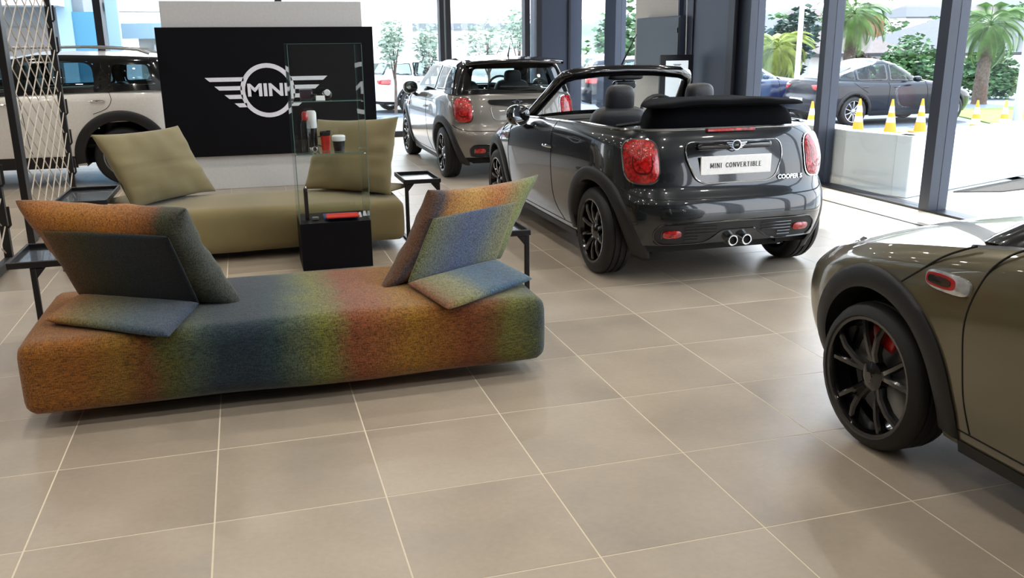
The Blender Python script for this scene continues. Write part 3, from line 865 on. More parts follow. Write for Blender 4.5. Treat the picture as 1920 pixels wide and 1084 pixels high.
b = MB(); b.box((6.49, 1.2, .002), (.022, 9.0, .006)); structure(b.build('trim_1', M['slate_dark'], smooth=0))
# ================================================================ CARS
def panel_rear(T, sh, txt):
    F = sh.rear(); out = (0, -1, 0)
    b = MB(); patch(b, round_poly([(-.35, .955), (.35, .955), (.365, .86), (.30, .715), (.24, .685), (-.24, .685), (-.30, .715), (-.365, .86)], .05), F, out, off=.008, rings=3, thick=.02)
    o = b.build('plate_surround', M['black_gloss'], T)
    Q = densify(round_poly([(-.35, .955), (.35, .955), (.365, .86), (.30, .715), (.24, .685), (-.24, .685), (-.30, .715), (-.365, .86)], .05), .03)
    b = MB(); b.tube([Vector(F(x, z))+Vector((0, -.010, 0)) for x, z in Q], .004, 6, closed=True); b.build('chrome_rim', M['chrome'], o)
    yP = F(0, .80)[1]-.016
    b = MB(); b.box((0, F(0, .93)[1]-.016, .925), (.56, .05, .045)); b.build('tailgate_handle', M['black_gloss'], o, bevel=.02, segs=3)
    b = MB(); b.box((0, yP, .80), (.53, .012, .125)); pl = b.build('number_plate', M['white_plate'], o, bevel=.004)
    b = MB()
    yE = F(0, .93)[1]-.045
    winged_emblem(b, 0, .93, .115, lambda x, z, d_: (x, yE-d_, z), th=.006); b.build('wing_emblem', M['chrome'], o)
    return o, yP

def serif_text(mb, s, x0, z0, h, y, gap=.25):
    """a small slab-serif alphabet drawn with strokes"""
    G = {'M': (1.0, [((.1, 0), (.1, 1)), ((.1, 1), (.5, .15)), ((.5, .15), (.9, 1)), ((.9, 1), (.9, 0))], [(.1, 0), (.9, 0), (.1, 1), (.9, 1)]),
         'I': (.4, [((.2, 0), (.2, 1))], [(.2, 0), (.2, 1)]),
         'N': (.9, [((.12, 0), (.12, 1)), ((.12, 1), (.78, 0)), ((.78, 0), (.78, 1))], [(.12, 0), (.12, 1), (.78, 1)]),
         'C': (.8, [((.75, .8), (.55, .98)), ((.55, .98), (.3, .95)), ((.3, .95), (.1, .65)), ((.1, .65), (.1, .35)), ((.1, .35), (.3, .05)), ((.3, .05), (.55, .02)), ((.55, .02), (.75, .2))], []),
         'O': (.9, [((.3, .97), (.6, .97)), ((.6, .97), (.82, .65)), ((.82, .65), (.82, .35)), ((.82, .35), (.6, .03)), ((.6, .03), (.3, .03)), ((.3, .03), (.08, .35)), ((.08, .35), (.08, .65)), ((.08, .65), (.3, .97))], []),
         'V': (.85, [((.05, 1), (.43, 0)), ((.43, 0), (.8, 1))], [(.05, 1), (.8, 1)]),
         'E': (.7, [((.12, 0), (.12, 1)), ((.12, .98), (.6, .98)), ((.12, .52), (.5, .52)), ((.12, .02), (.62, .02))], [(.12, 0), (.12, 1)]),
         'R': (.8, [((.12, 0), (.12, 1)), ((.12, .98), (.5, .97)), ((.5, .97), (.65, .78)), ((.65, .78), (.5, .53)), ((.5, .53), (.12, .52)), ((.4, .52), (.75, 0))], [(.12, 0), (.12, 1), (.72, 0)]),
         'T': (.8, [((.4, 0), (.4, 1)), ((.05, .98), (.75, .98))], [(.4, 0)]),
         'B': (.75, [((.12, 0), (.12, 1)), ((.12, .98), (.5, .97)), ((.5, .97), (.62, .78)), ((.62, .78), (.5, .53)), ((.12, .53), (.5, .53)), ((.5, .53), (.66, .28)), ((.66, .28), (.5, .03)), ((.5, .03), (.12, .02))], [(.12, 0), (.12, 1)]),
         'L': (.7, [((.12, 0), (.12, 1)), ((.12, .02), (.62, .02))], [(.12, 0), (.12, 1)])}
    W = sum((G[c][0]+gap)*h*.8 if c in G else h*.55 for c in s); x = x0-W/2
    for c in s:
        if c not in G: x += h*.55; continue
        w, segs, ser = G[c]
        for (a, b) in segs:
            p = Vector((x+a[0]*h*.8, z0+(a[1]-.5)*h)); q = Vector((x+b[0]*h*.8, z0+(b[1]-.5)*h)); t = (q-p).normalized(); n = Vector((-t.y, t.x))*h*(.05 if abs(t.x) > .9 else .075)
            o = [p-n, q-n, q+n, p+n]; mb.hexa([(v.x, y, v.y) for v in o], [(v.x, y-.0015, v.y) for v in o])
        for a in ser:
            cx = x+a[0]*h*.8; cz = z0+(a[1]-.5)*h*.96; o = [(cx-.14*h, cz-.03*h), (cx+.14*h, cz-.03*h), (cx+.14*h, cz+.03*h), (cx-.14*h, cz+.03*h)]
            mb.hexa([(u, y-.0004, v) for u, v in o], [(u, y-.0019, v) for u, v in o])
        x += (w+gap)*h*.8

# ---- dark grey convertible
P = dict(SMALL); P.update(paint=M['paint_grey'], deck=-.10, style=(10, 0))
T, sh, _ = car('convertible_car', 'dark grey open-top convertible with folded black fabric roof and white lettered plate', 'car', (3.95, 1.62, 0), 0, P)
rear_lamps(T, sh); small_common(T, sh, M['paint_grey'])
o, yP = panel_rear(T, sh, 'MINI CONVERTIBLE')
for w_, x_ in (('MINI', -.150), ('CONVERTIBLE', .056)):
    b = MB(); serif_text(b, w_, x_, 0.80, .031, yP-.0065); b.build('plate_word', M['ink'], o)
tx = text_mesh('model_badge', 'COOPER S', .042, M['chrome'], T, .002, (.42, sh.rear()(.42, .70)[1]-.006, .70), (PI/2, 0, .05), bold=.0012, sx=1.0)
# brightwork around the cockpit and rear deck, high brake lamp
topL = sorted([p for p in sh.top if p.x <= 0 and p.y < 1.72], key=lambda p: -p.y); topR = [Vector((-p.x, p.y, p.z)) for p in reversed(topL)]
b = MB(); b.tube([p+Vector((0, 0, .004)) for p in topL+topR[1:]], .009, 6); b.build('belt_trim', M['chrome'], T)
b = MB(); yb = sh.rear()(0, 1.02)[1]; b.box((0, yb-.004, 1.023), (.36, .03, .022)); b.build('brake_lamp', M['red_lens'], T, bevel=.005)
# windscreen frame
base = [(-.715, 1.80, .965), (-.66, 1.68, 1.07)]
frameL = [(-.72, 1.88, .94), (-.69, 1.75, 1.03), (-.635, 1.55, 1.17), (-.585, 1.40, 1.285), (-.555, 1.355, 1.320), (-.48, 1.34, 1.342), (-.25, 1.345, 1.362), (0, 1.35, 1.368)]
fr = frameL+[(-x, y, z) for x, y, z in reversed(frameL[:-1])]
b = MB(); b.tube(fr, [.05, .048, .047, .047, .050, .050, .048, .046, .048, .050, .050, .047, .047, .048, .05], 10)
wf = b.build('windscreen_frame', M['black_gloss'], T, smooth=60)
b = MB(); bl = [(-.68, 1.84, .97), (.68, 1.84, .97), (.55, 1.37, 1.32), (-.55, 1.37, 1.32)]
b.grid(lambda u, v: tuple((Vector(bl[0]).lerp(Vector(bl[1]), u)).lerp(Vector(bl[3]).lerp(Vector(bl[2]), u), v)+Vector((0, .10*(1-(2*u-1)**2), 0))), 10, 6)
b.build('windscreen', M['clear_glass'], T)
b = MB(); blob(b, (.0, 1.40, 1.245), .11, .015, .035, .5, .5); b.tube([(0, 1.41, 1.245), (0, 1.42, 1.33)], .012, 6)
mo = b.build('rear_view_mirror', M['black_gloss'], T)
b = MB(); b.box((0, 1.381, 1.245), (.19, .004, .05)); b.build('mirror_glass', M['mirror_glass'], mo, bevel=.001)
b = MB(); blob(b, (.0, 1.39, 1.315), .16, .05, .03, .5, .5); b.build('roof_latch_cover', M['black_plastic'], T)
# cockpit
b = MB(); b.box((0, .85, .42), (1.42, 2.2, .05)); b.box((0, 1.82, .80), (1.40, .34, .30)); b.box((0, -.12, .72), (1.3, .06, .56)); b.build('cabin_floor', M['black_matt'], T)
b = MB(); b.grid(lambda u, v: (-.70+1.4*u, 1.62+.30*v, .93+.055*math.sin(PI*min(1, v*1.1))-.02*(2*u-1)**2), 14, 8); b.build('dashboard', M['black_plastic'], T)
b = MB(); steering(b, (.36, 1.42, .97)); b.build('steering_wheel', M['black_plastic'], T)
for x in (-.34, .34):
    b = MB(); seat(b, (x, .72, .50), wide=.25); s_ = b.build('seat', M['seat_leather'], T, smooth=60)
    b = MB(); headrest(b, (x, .70, 1.165), .115, .06, .115); b.build('headrest', M['seat_leather'], s_, smooth=60)
for x in (-.32, .32):
    b = MB(); blob(b, (x, .10, .82), .25, .08, .17, .5, .5); s_ = b.build('rear_seat', M['seat_leather'], T, smooth=60)
    b = MB(); b.tube([(x-.13, .06, 1.0), (x-.10, .06, 1.09), (x+.10, .06, 1.09), (x+.13, .06, 1.0)], .022, 8); b.build('roll_hoop', M['black_plastic'], s_)
for sg in (-1, 1):
    b = MB(); b.tube([(sg*.60, .15, 1.02), (sg*.40, .10, 1.045), (sg*.2, .06, 1.03)], .012, 6); b.build('roof_strut', M['black_metal'], T)
    b = MB(); b.tube([(sg*.70, 1.42, .93), (sg*.69, 1.40, .965), (sg*.69, 1.32, .97), (sg*.70, 1.30, .93)], .012, 6); b.build('inner_door_pull', M['chrome'], T)
    door_mirror(T, sg*.93, 1.47, 1.015, M['black_gloss'], sg)
# folded fabric roof: stacked padded layers
def stack(x0, z0, z1, y0, y1, ex=4.0, sag=.03, nz=9):
    b = MB()
    def fn(u, v):
        t = 2*PI*u; c, s_ = math.cos(t), math.sin(t)
        px = math.copysign(abs(c)**(2/ex), c); py = math.copysign(abs(s_)**(2/ex), s_)
        k = math.sin(PI*min(max(v, .001), .999))**.35; kk = (.35+.65*k) if (v > .5 or v < .5) else 1
        if v in (0.0, 1.0): kk = 0.0
        zz = z0+(z1-z0)*v-sag*(px**2)*(.4+.6*v)
        return (x0*px*kk, (y0+y1)/2+(y1-y0)/2*py*kk, zz+.004*math.sin(9*px)+.003*math.sin(17*px+2))
    b.grid(fn, 72, nz, closeu=True); return b
def dome(b, y0, y1, z0, z1, wr, wf, ex, pz, lip=0.0):
    def fn(u, v):
        t = 2*PI*u; c, s_ = math.cos(t), math.sin(t)
        px = math.copysign(abs(c)**(2/ex), c); py = math.copysign(abs(s_)**(2/ex), s_)
        k = math.cos(v*PI/2)**pz if v < 1 else 0.0; h = math.sin(v*PI/2)**.8
        yy = (y0+y1)/2+(y1-y0)/2*py*k; w = wr+(wf-wr)*(yy-y0)/(y1-y0)
        xx = w*px*k
        return (xx, yy, z0+(z1-z0)*h-.022*(xx/wr)**2+.004*math.sin(14*xx+3*yy))
    b.grid(fn, 88, 14, closeu=True); b.add([fn(i/88, 0) for i in range(88)][::-1], [tuple(range(88))]); return b
ft = dome(MB(), -.36, .10, 1.02, 1.205, .60, .47, 4, .26).build('folded_roof', M['canvas'], T, smooth=60)
dome(MB(), -.42, .02, 1.195, 1.228, .612, .50, 5, .14).build('roof_layer', M['canvas'], ft, smooth=50)
b = MB(); b.tube([(-.06, 1.36, 1.39), (-.02, 1.42, 1.41), (.06, 1.30, 1.66)], [.012, .008, .003], 6); b.build('aerial', M['black_plastic'], T)

# ---- grey three-door hatchback with black roof
P = dict(SMALL); P.update(paint=M['paint_silver'], deck=None, green=GREEN3, style=(8, 0), glass=M['car_glass'])
T, sh, gh = car('hatchback_car', 'warm grey three-door hatchback with black roof parked behind the open convertible', 'car', (3.95, 6.64, 0), 0, P)
rear_lamps(T, sh); small_common(T, sh, M['paint_silver']); 
F = sh.rear()
b = MB(); patch(b, round_poly([(-.36, .945), (.36, .945), (.34, .895), (.10, .865), (-.10, .865), (-.34, .895)], .03), F, (0, -1, 0), off=.012, rings=2, thick=.02); b.build('tailgate_handle', M['black_gloss'], T)
b = MB(); Q = round_poly([(-.34, .88), (.34, .88), (.30, .71), (-.30, .71)], .06); b.tube([Vector(F(x, z)) for x, z in densify(Q, .04)], .006, 6, closed=True); b.build('plate_recess_rim', M['paint_silver'], T)
b = MB(); yE = F(0, .93)[1]-.03; winged_emblem(b, 0, .915, .10, lambda x, z, d_: (x, yE-d_, z), th=.006); b.build('wing_emblem', M['chrome'], T)
b = MB(); b.grid(lambda u, v: (-.60+1.2*u, -.20-.22*v-.05*(1-(2*u-1)**2)*v, 1.425-.035*v-.03*(2*u-1)**2), 16, 5); b.build('roof_spoiler', M['black_gloss'], T, solid=.035)
topL = sorted([p for p in sh.top if p.x <= 0 and p.y < 1.9], key=lambda p: -p.y); topR = [Vector((-p.x, p.y, p.z)) for p in reversed(topL)]
b = MB(); b.tube([p+Vector((0, 0, .0)) for p in topL+topR[1:]], .008, 6); b.build('belt_trim', M['chrome'], T)
interior_closed(T, -.35, 1.9)
for sg in (-1, 1): door_mirror(T, sg*.93, 1.50, 1.03, M['black_gloss'], sg)
b = MB(); b.tube([(0, -.10, 1.44), (0, -.11, 1.47), (.0, -.20, 1.60)], [.014, .008, .003], 6); b.build('aerial', M['black_plastic'], T)
b = MB(); b.tube([(-.2, -.43, 1.10), (.30, -.46, 1.085)], .008, 5); b.build('rear_wiper', M['black_plastic'], T)

# ---- olive grey hatchback in the foreground
P = dict(SMALL); P.update(paint=M['paint_olive'], deck=None, green=GREEN3, style=(5, .24), caliper=M['red_caliper'])
T, sh, gh = car('hatchback_car', 'olive grey hatchback in the right foreground with black wheels and red brake caliper', 'car', (3.95, -3.855, 0), 0, dict(P, rimR=.238, R=.30))
small_common(T, sh, M['paint_olive']); interior_closed(T, -.35, 1.9)
for sg in (-1, 1):
    door_mirror(T, sg*.93, 1.50, 1.03, M['black_gloss'], sg)
    b = MB(); blob(b, (sg*.22, 2.05, 1.037), .022, .014, .008); b.build('washer_nozzle', M['black_plastic'], T)
topL = sorted([p for p in sh.top if p.x <= 0 and p.y < 2.13], key=lambda p: -p.y); topR = [Vector((-p.x, p.y, p.z)) for p in reversed(topL)]
b = MB(); b.tube([p+Vector((.012, 0, .0)) for p in topL], .011, 8); b.build('belt_trim', M['chrome'], T)
b = MB(); b.tube([p-Vector((.012, 0, .0)) for p in topR], .011, 8); b.build('belt_trim', M['chrome'], T)
b = MB(); F = sh.front(); patch(b, round_poly([(-.52, .62), (.52, .62), (.46, .36), (-.46, .36)], .08), F, (0, 1, 0), off=.01, rings=2, thick=.02); b.build('front_grille', M['black_gloss'], T)

# ---- taller cars
def tall(name, label, loc, rz, P, paint, group=None, rails=False, lamps=None, seats=True, cat='car', tint='dark_glass'):
    P = dict(P); P['paint'] = paint; P.setdefault('glass', M[tint])
    T, sh, gh = car(name, label, cat, loc, rz, P, group)
    if seats:
        wbx = P['wb']; interior_closed(T, -.5, P['cowl']-.05, zseat=.72, w=.70, heads=((-.38, wbx*.42), (.38, wbx*.42), (-.36, .10), (.36, .10)), floorz=.5, top=1.30)
    F = sh.rear()
    if lamps:
        for sg in (-1, 1):
            b = MB(); patch(b, [(sg*x, z) for x, z in round_poly(lamps, .03)], F, (sg*.4, -1, 0), off=.012, bulge=.01, rings=3, thick=.02); b.build('tail_lamp', M['red_lens'], T)
    for sg in (-1, 1):
        m_ = MB(); blob(m_, (sg*(P['W']+.10), P['cowl']-.55, P['belt']+.06), .11, .08, .07); m_.build('door_mirror', M['black_gloss'] if not P.get('far') else paint, T)
    if rails:
        zr = P['roofz']
        for sg in (-1, 1):
            b = MB(); x = sg*P['railx']; b.tube([(x, -.38, zr-.02), (x, -.25, zr+.03), (x, .3, zr+.065), (x, 1.2, zr+.06), (x, 1.5, zr+.01)], .016, 8); b.build('roof_rail', M['steel'], T)
    b = MB(); b.box((0, -P['oR']-.004, .62), (.52, .02, .11)); b.build('number_plate', M['white_plate'], T, bevel=.003)
    return T, sh, gh
CM = dict(R=.335, wb=2.67, W=.91, track=1.57, oR=.82, oF=.81, belt=1.08, zb=.24, ra=.43, rf=.54, rocker=.36, foff=.02, cowl=2.15, rimR=.225, style=(5, 0), rim_mat=M['rim_silver'], wid=.225,
          zt=[(-.9, 1.12), (0, 1.105), (1.2, 1.08), (2.0, 1.06), (2.4, 1.0), (2.8, .93), (3.2, .84), (3.5, .76)], dz=.08, joints=([(1.05, 1.08), (1.02, .8), (1.0, .5), (.98, .4)], [(.10, 1.10), (.07, 1.0), (.13, .90), (.28, .84)], [(2.0, 1.06), (2.1, .9), (2.12, .6), (2.1, .4)]),
          handles=((.22, .985), (1.25, .965)), roofz=1.535, railx=.60,
          green=dict(W=[(1.0, .855), (1.25, .80), (1.45, .72), (1.55, .68)], YR=[(1.0, -.70), (1.2, -.64), (1.52, -.50)], YF=[(1.0, 2.2), (1.2, 1.9), (1.48, 1.45), (1.55, 1.35)], yc=.7,
                     zt=[(-.7, 1.47), (0, 1.50), (.9, 1.515), (1.5, 1.47)], crown=[(-.7, .03), (0, .05), (1.4, .03)],
                     panes=[('side_window', 's', [(1.95, 1.10), (1.10, 1.12), (1.10, 1.44), (1.50, 1.44)]), ('side_window', 's', [(1.02, 1.12), (.20, 1.13), (.22, 1.38), (.30, 1.435), (1.02, 1.44)]),
                            ('quarter_window', 's', [(.08, 1.15), (-.42, 1.17), (-.36, 1.40), (.05, 1.41)]), ('rear_window', 'r', [(-.6, 1.14), (.6, 1.14), (.54, 1.42), (-.54, 1.42)]),
                            ('windscreen', 'f', [(-.75, 1.10), (.75, 1.10), (.62, 1.43), (-.62, 1.43)])]))
P = dict(CM); P['roof_mat'] = M['paint_white']
tall('crossover_car', 'light white five-door crossover with roof rails and black wheel arches behind rope screen', (-.60, 8.23, 0), PI/2, P, M['paint_white'], rails=True, lamps=[(.60, 1.02), (.78, 1.02), (.78, .75), (.60, .75)])

XF = dict(R=.36, wb=2.864, W=.95, track=1.62, oR=1.02, oF=.87, belt=1.05, zb=.26, ra=.415, rf=.48, rocker=.36, cowl=2.2, rimR=.25, style=(10, .0), rim_mat=M['rim_silver'], wid=.245, far=True,
          zt=[(-1.2, 1.08), (0, 1.06), (1.4, 1.02), (2.2, 1.03), (2.8, .97), (3.3, .86), (3.8, .74)], dz=.10,
          joints=([(.98, 1.04), (.96, .7), (.94, .4)], [(-.02, 1.04), (.10, .95), (.35, .80)], [(2.05, 1.02), (2.1, .7), (2.08, .4)]), handles=((.28, .93), (1.18, .92)),
          green=dict(W=[(1.0, .87), (1.25, .80), (1.5, .67), (1.6, .60)], YR=[(1.0, -.86), (1.15, -.62), (1.35, -.10), (1.5, .40)], YF=[(1.0, 2.3), (1.2, 1.95), (1.45, 1.45), (1.55, 1.2)], yc=.85, nR=3.0, nF=3.5,
                     zt=[(-.9, 1.30), (-.2, 1.46), (.6, 1.545), (1.1, 1.55), (1.6, 1.49)], crown=[(-.9, .0), (0, .04), (1.2, .05)],
                     panes=[('side_window', 's', [(1.95, 1.07), (1.02, 1.08), (1.02, 1.46), (1.30, 1.47), (1.62, 1.34)]), ('side_window', 's', [(.94, 1.09), (.10, 1.10), (.12, 1.34), (.55, 1.45), (.94, 1.46)]), ('quarter_window', 's', [(.05, 1.10), (-.32, 1.12), (-.25, 1.20), (.05, 1.31)]),
                            ('rear_window', 'r', [(-.55, 1.13), (.55, 1.13), (.5, 1.40), (-.5, 1.40)]), ('windscreen', 'f', [(-.72, 1.10), (.72, 1.10), (.60, 1.45), (-.60, 1.45)])]))
LAMP = [(.42, .98), (.84, 1.02), (.86, .86), (.55, .88)]
tall('coupe_suv', 'dark navy sloping-roof car parked outside behind the traffic cones', (15.0, 15.35, -.45), -PI/2, dict(XF, pillar_mat=M['paint_navy'], roof_mat=M['paint_navy']), M['paint_navy'], lamps=LAMP, tint='car_glass')
XS = dict(XF); XS['green'] = dict(XF['green'], YR=[(1.0, -.86), (1.2, -.78), (1.5, -.60)], nR=6.0, zt=[(-.9, 1.50), (0, 1.57), (.9, 1.59), (1.6, 1.52)],
     panes=[('side_window', 's', [(1.95, 1.07), (1.02, 1.08), (1.02, 1.50), (1.40, 1.50)]), ('side_window', 's', [(.94, 1.09), (.15, 1.10), (.18, 1.50), (.94, 1.50)]), ('quarter_window', 's', [(.08, 1.12), (-.52, 1.16), (-.38, 1.46), (.08, 1.48)]),
            ('rear_window', 'r', [(-.62, 1.15), (.62, 1.15), (.56, 1.48), (-.56, 1.48)]), ('windscreen', 'f', [(-.72, 1.10), (.72, 1.10), (.60, 1.48), (-.60, 1.48)])])
XS['roofz'] = 1.62; XS['railx'] = .62
tall('parked_suv', 'mid blue car parked outside left of the dark navy car', (12.9, 18.6, -.45), -PI/2-.25, dict(XS, pillar_mat=M['paint_blue'], roof_mat=M['paint_blue']), M['paint_blue'], lamps=LAMP, tint='car_glass')
tall('parked_suv', 'white car parked outside beyond the grey hatchback, red tail lamp showing', (5.5, 24.0, -.45), -PI/2+.25, dict(XS, pillar_mat=M['paint_bright'], roof_mat=M['paint_bright']), M['paint_bright'], lamps=LAMP, tint='car_glass')
tall('parked_suv', 'pale car outside behind the narrow panes left of the grey cabinet', (13.3, 27.5, -.45), PI, dict(XS, pillar_mat=M['paint_bright'], roof_mat=M['paint_bright']), M['paint_bright'], lamps=LAMP, tint='car_glass', seats=False)
tall('parked_suv', 'white car outside just left of the black logo panel', (-.7, 26.6, -.45), PI/2+1.3, dict(XS, pillar_mat=M['paint_bright'], roof_mat=M['paint_bright']), M['paint_bright'], lamps=LAMP, tint='car_glass', seats=False)
tall('parked_suv', 'dark car outside half hidden behind the blue car', (11.6, 21.5, -.45), -PI/2-.15, dict(XS, pillar_mat=M['paint_navy'], roof_mat=M['paint_navy']), M['paint_navy'], lamps=LAMP, tint='car_glass', seats=False)
# ================================================================ FURNITURE AND DISPLAY
def softbox(mb, c, size, r, bulge=(0, 0, 0), n=14, wr=0.0, seed=0):
    hx, hy, hz = [q/2 for q in size]; D = {}; rnd = random.Random(seed); ph = [rnd.uniform(0, 6) for _ in range(8)]
    def P(x, y, z):
        k = (round(x, 5), round(y, 5), round(z, 5))
        if k in D: return D[k]
        q = Vector((x*hx, y*hy, z*hz)); i = Vector((max(-hx+r, min(hx-r, q.x)), max(-hy+r, min(hy-r, q.y)), max(-hz+r, min(hz-r, q.z))))
        d = q-i
        if d.length > 1e-9: d = d.normalized()*r
        o = i+d
        o.x += bulge[0]*x*(1-y*y)*(1-z*z); o.y += bulge[1]*y*(1-x*x)*(1-z*z); o.z += bulge[2]*z*(1-x*x)*(1-y*y)
        if wr:
            w = math.sin(3.1*o.x+ph[0]+2.2*o.y)+.7*math.sin(7.3*o.x+ph[1]-3*o.y+ph[2])+.5*math.sin(5*o.z*4+ph[3]+4*o.x)
            o += Vector((0, y*abs(y), z*abs(z)))*w*wr
        D[k] = mb.add([o+Vector(c)], []); return D[k]
    def sp(m, L):   # denser near the edges
        return [math.copysign(abs(-1+2*i/m)**.55, -1+2*i/m) if L > r*6 else -1+2*i/m for i in range(m+1)]
    ns = [n*2, n, 10]; S3 = [sp(ns[0], hx*2), sp(ns[1], hy*2), sp(ns[2], hz*2)]
    for ax in range(3):
        u, v = [(1, 2), (2, 0), (0, 1)][ax]
        for sg in (-1, 1):
            for i in range(ns[u]):
                for j in range(ns[v]):
                    f = []
                    for a, b_ in ((i, j), (i+1, j), (i+1, j+1), (i, j+1)):
                        p = [0, 0, 0]; p[ax] = sg; p[u] = S3[u][a]; p[v] = S3[v][b_]; f.append(P(*p))
                    if sg < 0: f.reverse()
                    if len(set(f)) == 4: mb.f.append(tuple(f))
    return mb

def pillow(mb, TL, TR, BR, BL, T, p=3.0, q=.5, pinch=.05, wr=.0, seed=0, n=40, ear=0.0, crease=0.0):
    TL, TR, BR, BL = map(Vector, (TL, TR, BR, BL)); N = (TR-TL).cross(BL-TL).normalized(); D = {}
    rnd = random.Random(seed); ph = [rnd.uniform(0, 6.28) for _ in range(12)]
    def P(i, j, sd):
        edge = i in (0, n) or j in (0, n); k = (i, j, 0 if edge else sd)
        if k in D: return D[k]
        s = math.sin(PI*(i/n-.5))*.5+.5; t = math.sin(PI*(j/n-.5))*.5+.5
        a, b_ = 2*s-1, 2*t-1
        s2 = .5+a*.5*(1-pinch*(1-b_*b_)+ear*abs(a*b_)**4); t2 = .5+b_*.5*(1-pinch*(1-a*a)+ear*abs(a*b_)**4)
        pos = (TL.lerp(TR, s2)).lerp(BL.lerp(BR, s2), t2)
        th = T*(max(0, 1-abs(a)**p)*max(0, 1-abs(b_)**p))**q
        if wr:
            e1 = (abs(a)**3)*(1-b_*b_); e2 = (abs(b_)**3)*(1-a*a)
            w = e1*(math.sin(15*t+ph[0]+2*a)+.6*math.sin(31*t+ph[1]+sd)) + e2*(math.sin(13*s+ph[2])+.6*math.sin(27*s+ph[3]+sd*2))
            w += .35*math.sin(6*s+5*t+ph[4]+sd)+.25*math.sin(11*s-8*t+ph[5])
            th *= 1+wr*w*2.2; pos += N*wr*.25*T*w
        if crease: th -= crease*T*math.exp(-((t-.5)/.018)**2)*(1-abs(a)**6)
        v = mb.add([pos+N*th*sd], []); mb.uv[v] = (s, t); D[k] = v; return v
    for sd in (-1, 1):
        for i in range(n):
            for j in range(n):
                f = [P(i, j, sd), P(i+1, j, sd), P(i+1, j+1, sd), P(i, j+1, sd)]
                if sd < 0: f.reverse()
                f = [x for k, x in enumerate(f) if x not in f[:k]]
                if len(f) > 2: mb.f.append(tuple(f))
    return mb

BANDS = [(-.26, (129, 80, 29)), (-.1, (134, 85, 30)), (.05, (129, 80, 27)), (.20, (117, 86, 29)), (.33, (95, 57, 25)), (.42, (73, 77, 36)), (.52, (56, 69, 61)), (.62, (34, 48, 56)), (.76, (32, 45, 57)), (.88, (40, 58, 61)),
         (.97, (75, 86, 68)), (1.06, (103, 106, 50)), (1.14, (107, 95, 51)), (1.22, (122, 69, 42)), (1.34, (129, 79, 41)), (1.48, (135, 97, 30)), (1.62, (129, 83, 31)), (1.76, (110, 58, 28)), (1.88, (102, 68, 33)), (1.98, (96, 96, 44)), (2.08, (80, 86, 54)), (2.16, (36, 52, 59)), (2.22, (32, 44, 55))]
M['bands'] = ramp_fabric('banded_fabric', BANDS, 'obj', 'X', weave=320)
M['pil_l'] = ramp_fabric('banded_fabric_cushion', [(0, (98, 63, 28)), (.12, (152, 94, 35)), (.35, (154, 102, 35)), (.6, (152, 96, 37)), (.80, (117, 72, 33)), (.88, (59, 61, 41)), (1, (62, 66, 60))], 'uv', 'X', 320)
M['pan_l'] = ramp_fabric('banded_fabric_dark', [(0, (92, 65, 23)), (.3, (50, 50, 29)), (.6, (26, 37, 46)), (1, (15, 19, 27))], 'uv', 'X', 320)
M['pad_l'] = ramp_fabric('banded_fabric_pad', [(0, (152, 95, 38)), (.2, (114, 94, 44)), (.40, (88, 88, 58)), (.65, (56, 72, 79)), (1, (41, 55, 76))], 'uv', 'X', 320)
M['pil_r'] = ramp_fabric('banded_fabric_warm', [(0, (85, 54, 30)), (.07, (57, 55, 62)), (.15, (135, 93, 46)), (.35, (161, 122, 60)), (.6, (152, 96, 53)), (.75, (125, 106, 66)), (.88, (109, 117, 68)), (1, (79, 84, 67))], 'uv', 'X', 320)
M['pan_r'] = ramp_fabric('banded_fabric_blue', [(0, (86, 89, 58)), (.2, (81, 88, 88)), (.45, (68, 79, 105)), (.65, (71, 83, 101)), (.85, (99, 102, 84)), (1, (104, 104, 76))], 'uv', 'X', 320)
M['pad_r'] = ramp_fabric('banded_fabric_teal', [(0, (116, 70, 37)), (.15, (111, 104, 58)), (.32, (111, 113, 81)), (.5, (62, 88, 105)), (.75, (51, 78, 103)), (1, (68, 91, 102))], 'uv', 'X', 320)
M['olive'] = mat('olive_velvet', S(126, 114, 76), 0.85, sheen=.3, noise=(3.0, .10), bump=(160, .12))
M['olive_c'] = mat('olive_velvet_cushion', S(128, 118, 84), 0.85, sheen=.35, noise=(2.5, .12), bump=(160, .12))

def bench(name, label, x0, x1, y0, y1, m, seed):
    T = thing(name, label, 'sofa', (0, 0, 0)); 
    b = MB(); softbox(b, ((x0+x1)/2, (y0+y1)/2, .235), (x1-x0, y1-y0, .33), .06, bulge=(.02, .015, .022), n=16, wr=.0028, seed=seed)
    b.build('seat', m, T, smooth=180)
    b = MB(); b.box(((x0+x1)/2, (y0+y1)/2, .06), (x1-x0-.7, y1-y0-.55, .09)); b.build('plinth', M['black_matt'], T, bevel=.005)
    for sx in (x0+.45, x1-.45):
        for sy in (y0+.3, y1-.3):
            b = MB(); b.lathe([(.02, .0), (.025, .08)], 12, c=(sx, sy, 0)); b.build('foot', M['black_metal'], T)
    return T
bench('sofa', 'low backless sofa in woven fabric banded orange, navy, green and red in the foreground', -.19, 2.16, -.205, .72, M['bands'], 3)
bench('sofa', 'low backless sofa in plain olive fabric standing before the black logo panel', -.18, 1.98, 2.80, 3.66, M['olive'], 5)

